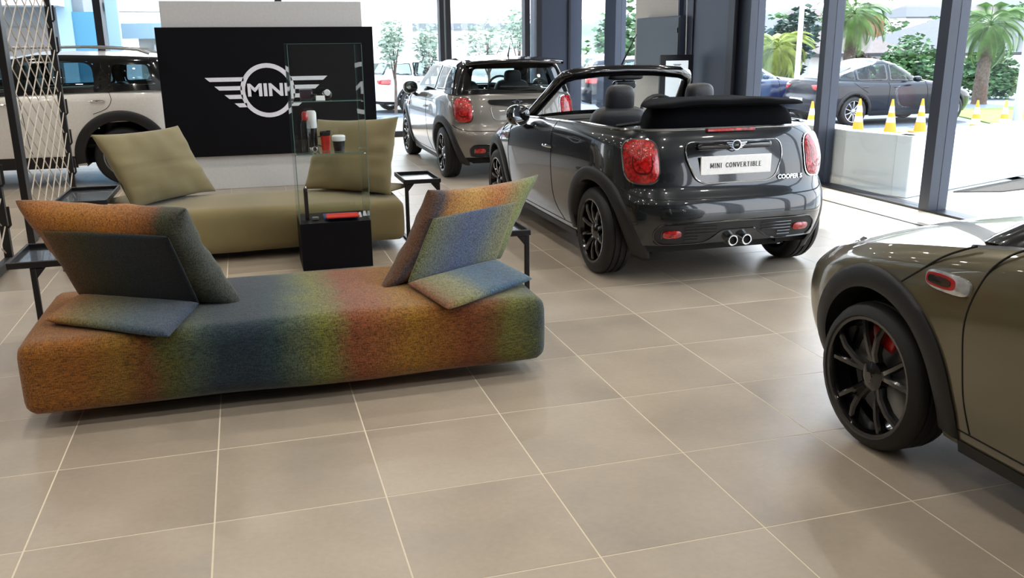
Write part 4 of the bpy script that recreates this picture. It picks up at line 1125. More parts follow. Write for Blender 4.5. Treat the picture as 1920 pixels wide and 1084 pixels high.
def cushion(label, TL, TR, BR, BL, T, mats, panel, pad, seed, group=None, crease=0.0, ear=.06, wr=.055, pw=5.5):
    t = thing('back_cushion', label, 'cushion', (0, 0, 0))
    b = MB(); pillow(b, TL, TR, BR, BL, T, p=pw, q=.40, pinch=.045, wr=wr, seed=seed, ear=ear, crease=crease); b.build('pillow', mats[0], t, smooth=180)
    b = MB(); pillow(b, *panel, .016, p=12, q=.5, pinch=.0, wr=.02, seed=seed+1, n=26); b.build('back_panel', mats[1], t, smooth=180)
    b = MB(); pillow(b, *pad, .020, p=10, q=.5, pinch=.0, wr=.02, seed=seed+2, n=26); b.build('base_flap', mats[2], t, smooth=180)
    return t
cushion('banded cushion with orange top edge and dark back, left on the multicoloured sofa', (-.20, .39, .905), (.52, -.02, .895), (.70, .15, .425), (-.02, .55, .43), .10, (M['pil_l'], M['pan_l'], M['pad_l']),
        ((-.116, .284, .793), (.452, -.054, .793), (.541, .097, .44), (-.027, .435, .44)), ((-.027, .435, .437), (.541, .097, .437), (.43, -.31, .415), (-.11, .06, .43)), 11)
cushion('banded cushion with blue back and warm top edge, right on the multicoloured sofa', (1.735, .49, .835), (2.46, .92, .82), (2.14, .61, .42), (1.415, .18, .41), .095, (M['pil_r'], M['pan_r'], M['pad_r']),
        ((1.713, .323, .723), (2.267, .659, .723), (2.089, .471, .44), (1.534, .135, .44)), ((1.534, .135, .437), (2.089, .471, .437), (2.165, .05, .43), (1.645, -.29, .415)), 23)
def sh3(p, v, k): return (p[0]+v[0]*k, p[1]+v[1]*k, p[2]+v[2]*k)
nL, nR = (-.75, .66, 0), (.65, .76, 0)
def olive_cushion(label, TL, TR, BR, BL, n, seed):
    TL2, TR2, BR2, BL2 = [sh3(p, n, .05) for p in (TL, TR, BR, BL)]
    pn = [sh3(p, n, .12) for p in (TL, TR, BR, BL)]
    c = [sum(p[k] for p in pn)/4 for k in range(3)]; pn = [tuple(c[k]+(p[k]-c[k])*.85 for k in range(3)) for p in pn]
    pn[2] = (pn[2][0], pn[2][1], .42); pn[3] = (pn[3][0], pn[3][1], .42)
    pad = (pn[3], pn[2], sh3(pn[2], n, .34), sh3(pn[3], n, .34)); pad = [(p[0], p[1], .435) for p in pad]
    return cushion(label, TL2, TR2, BR2, BL2, .085, (M['olive_c'], M['olive_c'], M['olive_c']), pn, pad, seed, crease=.10, ear=.03, wr=.10, pw=3.0)
olive_cushion('plain olive square cushion leaning at the left end of the olive sofa', (-.218, 2.943, .975), (.324, 3.559, .970), (.559, 3.604, .43), (.002, 2.968, .43), nL, 41)
olive_cushion('plain olive square cushion behind the glass cabinet, right end of the olive sofa', (1.38, 3.55, .985), (1.961, 3.036, 1.024), (1.857, 2.912, .43), (1.225, 3.451, .43), nR, 57)

def side_table(label, x0, x1, y0, y1, h=.50, inset=0.0):
    t = thing('side_table', label, 'table', ((x0+x1)/2, (y0+y1)/2, 0)); w, d = (x1-x0)/2, (y1-y0)/2
    b = MB(); b.box((0, 0, h-.010), (2*w-.02, 2*d-.02, .012)); b.build('tray_top', M['tray'], t, bevel=.002)
    b = MB()
    for c, s_ in (((0, -d+.008, h), (2*w, .016, .036)), ((0, d-.008, h), (2*w, .016, .036)), ((-w+.008, 0, h), (.016, 2*d-.032, .036)), ((w-.008, 0, h), (.016, 2*d-.032, .036))): b.box(c, s_)
    b.build('tray_rim', M['black_metal'], t, bevel=.005)
    ly = -d+.02
    for sx in (-1, 1):
        q = inset if sx < 0 else 0.0; b = MB(); b.box((sx*(w-.022-q), ly, (h-.02)/2), (.030, .022, h-.02)); x = sx*(w-.035-q); b.hexa([(x-sx*.0, ly-.01, h-.02), (x-sx*.05, ly-.01, h-.02), (x, ly-.01, h-.08)], [(x, ly+.01, h-.02), (x-sx*.05, ly+.01, h-.02), (x, ly+.01, h-.08)])
        b.build('leg', M['black_metal'], t, bevel=.004)
        b = MB(); b.box((sx*(w-.022-q), 0, .009), (.030, 2*d-.03, .016)); b.build('foot_runner', M['black_metal'], t, bevel=.004)
    return t
M['tray'] = mat('tray_black', S(18, 19, 24), 0.22, coat=.4)
side_table('black tray side table at the near left end of the multicoloured sofa', -.44, -.04, .90, 1.40, inset=.10)
side_table('black tray side table behind the blue-backed cushion beside the convertible', 2.12, 2.41, .83, 1.32)
side_table('black tray side table at the right end of the olive sofa', 2.03, 2.34, 3.07, 3.58)
side_table('black tray side table at the left end of the olive sofa near the rope screen', -.57, -.20, 2.87, 3.62)

# ---- logo panel and plinth wall
b = MB(); b.box((1.115, 6.62, 1.035), (2.17, .14, 2.07)); fw = b.build('display_wall', M['panel_white'] if 'panel_white' in M else M['wall_white'], bevel=.004); tag(fw, 'freestanding light grey display wall carrying the black logo panel', 'partition')
t = thing('logo_panel', 'black rectangular panel with large white winged ring emblem on the display wall', 'sign', (0, 0, 0))
M['panel_black'] = mat('panel_black', S(9, 9, 16), 0.5, spec=.15)
M['logo_white'] = mat('logo_white', S(232, 234, 246), 0.5)
b = MB(); b.box((1.135, 6.52, 1.09), (2.35, .055, 1.41)); b.build('board', M['panel_black'], t, bevel=.003)
b = MB(); winged_emblem(b, 1.095, 1.105, 1.0, lambda x, z, d_: (x, 6.492-d_, z), th=.006); b.build('wing_emblem', M['logo_white'], t)
text_mesh('lettering', 'MINI', .190, M['logo_white'], t, .004, (1.095, 6.487, 1.105), (PI/2, 0, 0), bold=.0065, sx=1.18)

# ---- glass display case
t = thing('display_case', 'tall glass display case on a black pedestal between the two sofas', 'display case', (0, 0, 0))
cx0, cx1, cy0, cy1, pz, tz = 1.135, 1.645, 2.32, 2.74, .35, 1.60
b = MB(); b.box(((cx0+cx1)/2, (cy0+cy1)/2, pz/2), (cx1-cx0, cy1-cy0, pz)); b.build('pedestal', M['panel_black'], t, bevel=.003)
M['case_glass'] = glass('case_glass', (.975, .99, .985), f0=.02, refl=.9)
M['glass_edge'] = mat('glass_edge', S(96, 132, 130), .15, coat=1.0)
g = .006
for nm, c, s_ in (('glass_side', (cx0+g/2, (cy0+cy1)/2, (pz+tz)/2), (g, cy1-cy0, tz-pz)), ('glass_side', (cx1-g/2, (cy0+cy1)/2, (pz+tz)/2), (g, cy1-cy0, tz-pz)),
                  ('glass_front', ((cx0+cx1)/2, cy0+g/2, (pz+tz)/2), (cx1-cx0-2*g, g, tz-pz)), ('glass_back', ((cx0+cx1)/2, cy1-g/2, (pz+tz)/2), (cx1-cx0-2*g, g, tz-pz)), ('glass_lid', ((cx0+cx1)/2, (cy0+cy1)/2, tz+g/2), (cx1-cx0, cy1-cy0, g))):
    b = MB(); b.box(c, s_); b.build(nm, M['case_glass'], t, smooth=0)
for sz in (.845, 1.215):
    b = MB(); b.box(((cx0+cx1)/2, (cy0+cy1)/2, sz), (cx1-cx0-.03, cy1-cy0-.03, .007)); s_ = b.build('glass_shelf', M['case_glass'], t, smooth=0)
    b = MB(); b.box(((cx0+cx1)/2, cy0+.016, sz), (cx1-cx0-.03, .003, .0075)); b.build('shelf_edge', M['glass_edge'], s_, smooth=0)
    for x in (cx0+.012, cx1-.012):
        for y in (cy0+.05, cy1-.05):
            b = MB(); b.lathe([(.006, 0), (.006, .014)], 8, 'X', c=(x-.007, y, sz-.008)); b.build('shelf_pin', M['chrome'], s_)
b = MB()
for x in (cx0, cx1-.004):
    for y in (cy0, cy1-.004): b.box((x+.002, y+.002, (pz+tz)/2), (.004, .004, tz-pz))
for y in (cy0, cy1-.004): b.box(((cx0+cx1)/2, y+.002, tz+g), (cx1-cx0, .004, .003))
b.build('edge_bead', M['glass_edge'], t, smooth=0)
# goods inside
M['red_item'] = mat('red_leather', S(214, 44, 30), .45); M['blue_item'] = mat('blue_leather', S(30, 76, 140), .45)
M['item_white'] = mat('item_white', S(232, 236, 240), .35); M['item_black'] = mat('item_black', S(18, 18, 22), .3); M['plum'] = mat('item_plum', S(58, 44, 58), .4)
M['bottle_clear'] = glass('bottle_clear', (.55, .58, .6))
def item(name, label, cat, loc): return thing(name, label, cat, loc, 0, 'merchandise in the glass case')
s1, s2, s0 = .849, 1.219, .352
T = item('drink_bottle', 'slim smoky drinking bottle with red cap on the lower glass shelf', 'bottle', (1.235, 2.52, s1))
b = MB(); b.lathe([(.0, .0), (.033, .0), (.035, .01), (.035, .19), (.022, .225), (.0, .225)], 24); b.build('body', M['bottle_clear'], T)
b = MB(); b.lathe([(.020, .222), (.022, .23), (.021, .275), (.014, .285), (.0, .285)], 20); b.build('cap', M['red_caliper'], T)
T = item('vacuum_flask', 'black flask with tall white cup lid on the lower glass shelf', 'flask', (1.285, 2.60, s1))
b = MB(); b.lathe([(.0, .0), (.034, .0), (.036, .01), (.036, .16), (.0, .16)], 24); b.build('body', M['item_black'], T)
b = MB(); b.lathe([(.036, .16), (.038, .165), (.037, .27), (.028, .285), (.0, .287)], 24); b.build('lid', M['item_white'], T)
T = item('key_ring', 'small silver key ring on the lower glass shelf beside the flask', 'key ring', (1.285, 2.46, s1))
b = MB(); b.tube([(math.cos(a)*.018, 0, .02+math.sin(a)*.018) for a in [2*PI*i/20 for i in range(20)]], .003, 6, closed=True); b.build('ring', M['chrome'], T)
b = MB(); b.box((-.022, 0, .018), (.022, .006, .03)); b.build('fob', M['chrome'], T, bevel=.002)
T = item('travel_mug', 'red travel mug with black lid on the lower glass shelf', 'mug', (1.375, 2.56, s1))
b = MB(); b.lathe([(.0, .0), (.030, .0), (.036, .11), (.0, .11)], 24); b.build('body', M['red_item'], T)
b = MB(); b.lathe([(.037, .105), (.040, .112), (.040, .13), (.030, .14), (.0, .14)], 24); b.box((.02, -.03, .14), (.03, .03, .012)); b.build('lid', M['item_black'], T)
b = MB(); b.tube([(-.03, 0, .10), (-.065, 0, .10), (-.065, 0, .04), (-.03, 0, .03)], .006, 6); b.build('handle', M['item_black'], T)
T = item('coffee_cup', 'black reusable coffee cup with wide white lid on the lower glass shelf', 'cup', (1.462, 2.48, s1))
b = MB(); b.lathe([(.0, .0), (.036, .0), (.044, .075), (.0, .075)], 28); b.build('body', M['item_black'], T)
b = MB(); b.lathe([(.046, .072), (.049, .078), (.049, .105), (.042, .112), (.0, .112)], 28); b.build('lid', M['item_white'], T)
T = item('gift_box', 'small plum coloured box on the upper glass shelf', 'box', (1.255, 2.54, s2))
b = MB(); b.box((0, 0, .03), (.085, .06, .06)); b.build('box', M['plum'], T, bevel=.006)
b = MB(); b.box((0, 0, .065), (.089, .064, .012)); b.build('lid', M['plum'], T, bevel=.003)
T = item('sunglasses', 'black sunglasses on the upper glass shelf between box and watch', 'glasses', (1.335, 2.52, s2))
b = MB()
for sx in (-.027, .027): blob(b, (sx, -.02, .022), .024, .005, .018)
b.build('lens', M['black_gloss'], T)
b = MB()
for sx in (-.052, .052): b.tube([(sx, -.02, .03), (sx, .06, .026), (sx, .09, .012)], .003, 6)
b.tube([(-.01, -.022, .026), (.01, -.022, .026)], .003, 6); b.build('temple', M['item_black'], T)
T = item('wrist_watch', 'black watch with white face on a dark holder, upper glass shelf', 'watch', (1.405, 2.55, s2))
b = MB(); blob(b, (0, 0, .03), .035, .028, .03); b.build('holder', M['item_black'], T)
b = MB(); b.lathe([(.0, -.034), (.020, -.034), (.023, -.026)], 20, 'Y', c=(0, 0, .045)); b.build('face', M['item_white'], T)
T = item('price_card', 'white folded price card on the upper glass shelf', 'card', (1.345, 2.40, s2))
b = MB(); b.hexa([(-.032, -.012, 0), (-.032, .012, 0), (-.030, .004, .032)], [(.032, -.012, 0), (.032, .012, 0), (.030, .004, .032)]); b.build('card', M['item_white'], T, smooth=0)
T = item('belt_stand', 'slim dark grey upright case with silver tip standing on the pedestal', 'case', (1.20, 2.50, s0))
b = MB(); b.box((0, 0, .115), (.028, .045, .23)); b.build('case', M['black_metal'], T, bevel=.004)
b = MB(); b.lathe([(.012, .228), (.012, .24), (.0, .244)], 14); b.build('tip', M['chrome'], T)
T = item('key_case', 'tiny grey key case lying beside the slim upright case', 'case', (1.255, 2.44, s0))
b = MB(); b.box((0, 0, .012), (.045, .035, .022)); b.build('case', M['steel'], T, bevel=.003)
T = item('wallet', 'bright red leather wallet lying on the pedestal', 'wallet', (1.45, 2.43, s0+.017))
b = MB(); b.box((0, -.03, .009), (.24, .10, .014)); b.build('cover', M['red_item'], T, bevel=.005)
b = MB(); b.box((-.0, .018, .012), (.235, .03, .018)); b.build('fold', M['red_item'], T, bevel=.006)
T = item('notebook', 'blue notebook lying under the red wallet on the pedestal', 'notebook', (1.44, 2.50, s0))
b = MB(); b.box((0, 0, .008), (.24, .18, .016)); b.build('cover', M['blue_item'], T, bevel=.003)
for k, (x, y, w) in enumerate(((1.585, 2.46, 'left'), (1.625, 2.50, 'right'))):
    T = item('price_card', '%s one of two small white folded cards at the right end of the pedestal' % w, 'card', (x, y, s0))
    b = MB(); b.hexa([(-.014, -.012, 0), (-.014, .012, 0), (-.010, .0, .036)], [(.014, -.012, 0), (.014, .012, 0), (.006, .0, .036)]); b.build('card', M['item_white'], T, smooth=0)

# ---- rope screens
M['rope'] = mat('rope', S(196, 188, 176), .8, bump=(300, .3))
def rope_screen(label, x, ya, yb, H_=2.75):
    t = thing('rope_screen', label, 'room divider', (x, (ya+yb)/2, 0), 0); d = (yb-ya)/2
    for y, w in ((-d, .14), (d, .055)):
        b = MB(); b.box((0, y, H_/2), (.055, w, H_)); b.build('post', M['black_metal'], t, bevel=.004)
    for z in (.05, H_-.03):
        b = MB(); b.box((0, 0, z), (.05, 2*d-.08, .06)); b.build('rail', M['black_metal'], t, bevel=.004)
    step = .21; rise = 1.25; k = 0; z = -rise+.1
    while z < H_:
        for sg, xo in ((1, .012), (-1, -.012)):
            a = z; c = z+rise
            if sg < 0: a, c = c, a
            p, q = Vector((xo, -d+.03, a)), Vector((xo, d-.03, c))
            lo, hi = .08, H_-.06; t0, t1 = 0.0, 1.0
            for lim, s_ in ((lo, 1), (hi, -1)):
                za, zb_ = (p.z-lim)*s_, (q.z-lim)*s_
                if za < 0 and zb_ < 0: t0 = 2; break
                if za < 0: t0 = max(t0, za/(za-zb_))
                if zb_ < 0: t1 = min(t1, za/(za-zb_))
            if t0 < t1-.05:
                b = MB(); b.tube([p.lerp(q, t0), p.lerp(q, t1)], .0055, 6); b.build('rope', M['rope'], t)
        z += step
    zz = .3
    while zz < H_-.2:
        b = MB(); b.tube([(.03, d-.02, zz), (.05, d-.03, zz+.02), (.05, d-.03, zz+.16)], .010, 6); b.build('rope_hook', M['black_metal'], t); zz += .31
    return t
rope_screen('tall black framed screen strung with crossed white ropes before the white car', -1.0, 4.1, 6.2)
rope_screen('tall black framed rope screen cut off by the left edge, behind the near side table', -.98, 1.0, 3.2)

# ---- notice cabinet and kiosk by the right wall
t = thing('wall_cabinet', 'grey-blue flat metal cabinet fixed high on the beige wall', 'cabinet', (6.86, 8.45, 0))
b = MB(); b.box((.055, 0, 1.55), (.15, 1.46, .80)); b.build('housing', M['cabinet'] if 'cabinet' in M else M['slate'], t, bevel=.006)
b = MB(); b.box((-.028, 0, 1.55), (.014, 1.43, .77)); b.build('door', M['slate_green'] if 'slate_green' in M else M['slate'], t, bevel=.004)
b = MB(); b.box((-.04, -.69, 1.75), (.02, .035, .07)); b.build('lock', M['black_gloss'], t, bevel=.003)
M['screen'] = mat('lit_screen', S(200, 206, 212), .3, emis=(S(214, 226, 236), .75))
t = thing('info_kiosk', 'dark framed upright notice stand with lit white screen in front of the slate wall', 'sign', (6.62, 7.35, 0), 0)
b = MB(); b.box((0, 0, .80), (.50, .05, 1.24)); b.box((0, .0, .10), (.16, .05, .2)); b.build('frame', M['slate_dark'], t, bevel=.006)
b = MB(); b.box((0, 0, .012), (.46, .34, .024)); b.build('base', M['slate_dark'], t, bevel=.004)
b = MB(); b.box((.0, -.028, .84), (.34, .006, 1.0)); sc = b.build('screen', M['screen'], t, smooth=0)
b = MB()
for k in range(2): b.box((0, -.0325, 1.29-k*.015), (.12-.03*k, .002, .008))
b.build('print', M['slate'], sc, smooth=0)
# ================================================================ OUTSIDE
M['asphalt'] = mat('asphalt', S(102, 110, 120), .9, noise=(1.5, .12), bump=(80, .2))
M['concrete'] = mat('concrete', S(196, 198, 196), .8, noise=(2, .06))
M['barrier'] = mat('barrier_concrete', S(226, 236, 242), .8, noise=(1.2, .10), bump=(30, .15))
M['gravel'] = mat('gravel', S(64, 58, 52), .95, noise=(60, .35), bump=(90, .8))
M['grass'] = mat('grass', S(104, 136, 48), .9, noise=(6, .25), bump=(120, .6))
M['house_wall'] = mat('house_wall', S(222, 219, 212), .8); M['brick'] = mat('brick_wall', S(140, 96, 70), .85, noise=(8, .2))
M['roof_tile'] = mat('roof_tile', S(66, 70, 77), .8, noise=(5, .12)); M['roof_tile2'] = mat('roof_tile_brown', S(84, 74, 72), .8, noise=(5, .12))
M['bark'] = mat('bark', S(88, 74, 64), .9, noise=(14, .35), bump=(40, .8))
M['leaf'] = mat('leaf', S(74, 108, 62), .6, noise=(3, .35)); M['leaf_dark'] = mat('leaf_dark', S(34, 60, 48), .7, noise=(3, .3)); M['leaf_palm'] = mat('leaf_palm', S(92, 122, 56), .6, noise=(4, .3)); M['leaf_yellow'] = mat('leaf_yellow', S(140, 152, 66), .6, noise=(4, .3)); M['leaf_pale'] = mat('leaf_pale', S(150, 168, 150), .7, noise=(3, .3))
M['cone'] = mat('cone_orange', S(244, 150, 30), .5); M['cone_w'] = mat('cone_white', S(240, 240, 240), .4)
M['pale_blue'] = mat('cladding_blue', S(150, 180, 198), .5); M['blue_glass'] = mat('blue_glazing', S(86, 140, 165), .1, coat=1.0); M['cladding'] = mat('cladding_grey', S(120, 126, 130), .6); M['brown_wall'] = mat('brown_wall', S(112, 106, 102), .7)
GZ = -.45
b = MB(); b.box((30, 60, GZ-.05), (240, 200, .1)); structure(b.build('ground', M['asphalt'], smooth=0))
b = MB(); b.box((8.4, 1.0, -.24), (2.75, 22.0, .42)); structure(b.build('pavement', M['concrete'], smooth=0))
b = MB(); b.box((0, 14.5, -.30), (26, 5.4, .30)); structure(b.build('pavement', M['concrete'], smooth=0))
b = MB(); b.hexa([(8.2, 3.72, -.03), (9.9, 4.28, -.03), (12, 5.02, -.03), (12, 4.3, -.03), (9.9, 3.75, -.03), (8.7, 3.55, -.03)][::-1], [(8.2, 3.72, -.015), (9.9, 4.28, -.01), (12, 5.02, -.01), (12, 4.3, -.01), (9.9, 3.75, -.01), (8.7, 3.55, -.015)][::-1])
b2 = MB(); b2.box((13.5, 3.2, -.24), (8.0, 7.0, .42)); structure(b2.build('pavement', M['concrete'], smooth=0))
tag(b.build('gravel_strip', M['gravel'], smooth=0), 'brown gravel strip at the foot of the white barrier wall', 'gravel', kind='stuff')
# low white barrier wall, two runs meeting at a corner
t = thing('barrier_wall', 'low white concrete barrier wall outside the right-hand windows', 'wall', (0, 0, 0))
def run(a, c, h, w=.18, name='wall_panel'):
    a, c = Vector(a), Vector(c); d = (c-a).normalized(); n = Vector((-d.y, d.x, 0))*w
    b = MB(); lo = [a, c, c+n, a+n]; b.hexa([(p.x, p.y, -.02) for p in lo], [(p.x, p.y, h) for p in lo]); b.build(name, M['barrier'], t, smooth=0, bevel=.01)
run((7.44, 3.55, 0), (9.45, 4.26, 0), .63); run((9.458, 4.263, 0), (11.6, 5.02, 0), .63); run((11.608, 5.023, 0), (15.0, 6.2, 0), .63)
run((7.20, 4.32, 0), (7.435, 3.56, 0), .63, .16); run((7.22, 7.2, 0), (7.22, 4.34, 0), .63, .14)
# cones
def cone(x, y, lab):
    T = thing('traffic_cone', lab, 'traffic cone', (x, y, GZ), 0, 'orange and white traffic cones outside')
    b = MB(); b.box((0, 0, .015), (.36, .36, .03)); b.build('base', M['cone'], T, bevel=.01)
    r = lambda z: .135*(1-z/.86)+.004
    def band(z0, z1, m, nm):
        b = MB(); b.lathe([(r(z0), z0), (r(z1), z1)], 24); b.build(nm, m, T)
    band(.03, .24, M['cone'], 'body'); band(.24, .36, M['cone_w'], 'reflective_band'); band(.36, .46, M['cone'], 'body'); band(.46, .60, M['cone_w'], 'reflective_band')
    b = MB(); b.lathe([(r(.60), .60), (r(.75), .75), (r(.75)-.012, .75), (r(.7)-.012, .68)], 24); b.build('tip', M['cone'], T)
for x, y, lab in ((12.79, 12.95, 'traffic cone peeping out beside the convertible right tail lamp'), (14.28, 13.29, 'traffic cone in front of the navy car rear wheel'), (14.79, 12.83, 'traffic cone in front of the navy car doors, middle of the three'),
                  (15.5, 12.71, 'traffic cone just left of the right-hand window mullion'), (16.14, 11.78, 'pale traffic cone right of the window mullion before the lawn'), (16.66, 11.53, 'faint traffic cone farthest right, beside the light pole')):
    cone(x, y, lab)
# vegetation
def leafy(mb, c, rad, n, size, rnd, squash=1.0):
    for i in range(n):
        u = rnd.random(); z = 1-2*rnd.random(); a = rnd.random()*2*PI; r = math.sqrt(max(0, 1-z*z)); k = (u**.33)
        p = Vector((c[0]+rad[0]*r*math.cos(a)*k, c[1]+rad[1]*r*math.sin(a)*k, c[2]+rad[2]*z*k))
        R_ = Matrix.Rotation(rnd.random()*6.28, 3, 'Z') @ Matrix.Rotation(rnd.random()*3.14, 3, 'X'); s_ = size*(.6+.8*rnd.random())
        mb.add([p+R_ @ Vector(v) for v in ((-s_*.5, 0, 0), (0, -s_*.28, s_*.05), (s_*.5, 0, 0), (0, s_*.28, s_*.05))], [(0, 1, 2, 3)])
def tree(name, label, cat, x, y, z0, h, rad, m, trunk=.12, lobes=5, n=900, size=.28, seed=1, group=None, crown0=.35):
    rnd = random.Random(seed); T = thing(name, label, cat, (x, y, z0), 0, group)
    b = MB(); b.tube([(0, 0, -.1), (.03, .02, h*.3), (0, 0, h*.7)], [trunk, trunk*.8, trunk*.4], 8)
    for k in range(4): a = k*1.6+seed; b.tube([(0, 0, h*.35), (math.cos(a)*rad*.3, math.sin(a)*rad*.3, h*.6), (math.cos(a)*rad*.6, math.sin(a)*rad*.6, h*.8)], [trunk*.5, trunk*.3, trunk*.1], 6)
    b.build('trunk', M['bark'], T)
    b = MB()
    for k in range(lobes):
        a = 2*PI*k/lobes+rnd.random(); rr = rad*.45 if k else 0
        zc = h*(crown0+(1-crown0)*(.5+.25*rnd.uniform(-1, 1)))
        leafy(b, (math.cos(a)*rr, math.sin(a)*rr, zc), (rad*.62, rad*.62, h*(1-crown0)*.42), n//lobes, size, rnd)
    b.build('foliage', m, T, smooth=0, kind='stuff'); return T
def palm(label, x, y, z0, h, lean, fl, m, seed, nf=34, tr=.17):
    rnd = random.Random(seed); T = thing('palm_tree', label, 'palm tree', (x, y, z0))
    b = MB(); rings = []; k = 26
    pth = [(lean*(i/k)**2*h, 0, h*i/k) for i in range(k+1)]; b.tube(pth, [tr*(1.35-.45*i/k)*(1.0 if i % 2 else 1.12) for i in range(k+1)], 10); b.build('trunk', M['bark'], T)
    top = Vector(pth[-1])
    fm = MB(); n = 13; ax = []
    for i in range(n+1): s_ = i/n; ax.append(Vector((fl*s_*(1-.12*s_), 0, fl*(.35*s_-.75*s_*s_))))
    fm.tube(ax, [.014*(1-.8*i/n) for i in range(n+1)], 4)
    for i in range(2, n+1):
        for q in (0, .25, .5, .75):
            if i == n and q: continue
            s_ = (i+q)/n; p = ax[i].lerp(ax[min(i+1, n)], q); w = fl*.34*math.sin(PI*min(.97, s_*.85+.1))
            for sg in (-1, 1):
                for dz in (-.10,):
                    e = p+Vector((w*.55, sg*w, dz-.18*w)); fm.add([p, p+Vector((w*.30+.012, sg*w*.5, .02)), e, p+Vector((w*.30-.012, sg*w*.5, .02))], [(0, 1, 2, 3)])
    f0 = fm.build('frond', m, T, smooth=0)
    for i in range(nf):
        o = f0 if i == 0 else f0.copy()
        if i: COL.objects.link(o)
        t_ = i/nf; el = -.95+1.75*t_
        o.location = top+Vector((0, 0, .05+.12*t_)); o.rotation_euler = (0, -el, i*2.4+rnd.uniform(-.2, .2)); sc_ = .85+.3*rnd.random(); o.scale = (sc_,)*3
    return T
palm('palm tree on the lawn right of the window mullion', 23.6, 19.5, GZ, 2.35, .03, 1.25, M['leaf_palm'], 3)
palm('palm tree behind the navy car with dark brown trunk', 24.6, 27.6, -.5, 3.0, .02, 1.5, M['leaf_palm'], 5, tr=.2)
palm('short yellow-green palm seen between the first two mullions', 20.5, 26.5, -.5, 1.7, .0, 1.3, M['leaf_yellow'], 9, nf=40)
tree('evergreen_tree', 'dark green tree beyond the blue car, left of the yellow-green palm', 'tree', 21.6, 30.5, -.6, 3.3, 1.0, M['leaf_dark'], seed=2, n=1600, size=.30, crown0=.12)
tree('evergreen_tree', 'dark green tree behind the yellow-green palm and the white light pole', 'tree', 25.0, 32.5, -.6, 3.6, 1.25, M['leaf_dark'], seed=4, n=1900, size=.32, crown0=.12)
tree('leafy_shrub', 'large leafy green shrub behind the navy car roof', 'shrub', 24.2, 23.6, -.5, 2.15, 1.35, M['leaf'], seed=6, n=2600, size=.24, crown0=.05, trunk=.07)
tree('leafy_shrub', 'green shrub right of the large shrub, behind the navy car bonnet', 'shrub', 26.0, 21.6, -.45, 1.75, .95, M['leaf'], seed=8, n=2000, size=.22, crown0=.05, trunk=.07)
tree('leafy_shrub', 'reddish brown shrub beside the dark palm trunk', 'shrub', 25.9, 28.4, -.5, 1.6, .6, M['bark'], seed=18, n=700, size=.22, crown0=.15, trunk=.05)
for k, (x, y, h, r, lab) in enumerate(((8.0, 22.5, 2.7, .95, 'pale leafy tree above the grey hatchback roof'), (5.15, 22.6, 2.5, .45, 'faint small tree above the white parked car, first from the logo panel'), (6.25, 22.9, 2.5, .5, 'faint small tree above the white parked car, next to the slim double mullion'), (9.6, 24.5, 2.9, .6, 'pale tree beside the mullion nearest the slate column'))):
    tree('young_tree', lab, 'tree', x, y, -.3, h, r, M['leaf_pale'], seed=20+k, n=500, size=.15, crown0=.5, trunk=.05)
for k in range(11):
    rnd = random.Random(70+k); x = 26+k*5.4; y = 62-abs(k-5)*1.5
    tree('hillside_tree', 'green tree on the far hillside, tree %s from the left' % ['first', 'second', 'third', 'fourth', 'fifth', 'sixth', 'seventh', 'eighth', 'ninth', 'tenth', 'last'][k], 'tree', x, y, -1.2, 4.2+rnd.random()*1.2, 2.4, M['leaf'], seed=80+k, n=700, size=.55, crown0=.1, group=None)
# lawn
b = MB(); b.hexa([(17.8, 12.2, GZ-.02), (46, 12.2, GZ-.02), (46, 20, GZ-.02), (20.2, 17.6, GZ-.02)], [(17.8, 12.2, GZ+.03), (46, 12.2, GZ+.03), (46, 20, GZ+.03), (20.2, 17.6, GZ+.03)]); lw = b.build('lawn', M['grass'], smooth=0); tag(lw, 'bright green lawn strip beyond the parked navy car', 'lawn', kind='stuff')
# light poles
def pole(label, x, y, h, r, m): 
    T = thing('light_pole', label, 'pole', (x, y, GZ+.035)); b = MB(); b.tube([(0, 0, 0), (0, 0, h)], [r, r*.7], 12); b.build('shaft', m, T)
    b = MB(); b.box((0, 0, .02), (r*5, r*5, .04)); b.build('base_plate', M['steel'], T); b = MB(); b.tube([(0, 0, h), (-.3, 0, h+.15), (-1.0, 0, h+.18)], .05, 8); b.build('arm', m, T)
    b = MB(); b.box((-1.2, 0, h+.17), (.6, .22, .08)); b.build('lamp_head', M['steel'], T, bevel=.02)
M['pole_white'] = mat('pole_white', S(225, 228, 230), .5); M['pole_grey'] = mat('pole_grey', S(176, 182, 188), .5)
pole('grey light pole at the right edge beside the lawn', 19.1, 13.55, 7.5, .11, M['pole_grey'])
pole('white light pole between the palm and the window mullion', 20.4, 24.9, 7.5, .10, M['pole_white'])
pole('white light pole tight beside the slate mullion left of dark tree', 17.6, 25.0, 7.5, .09, M['pole_white'])
pole('thin pale pole seen through the narrow panes left of the grey cabinet', 11.9, 27.0, 5.2, .10, M['pole_white'])
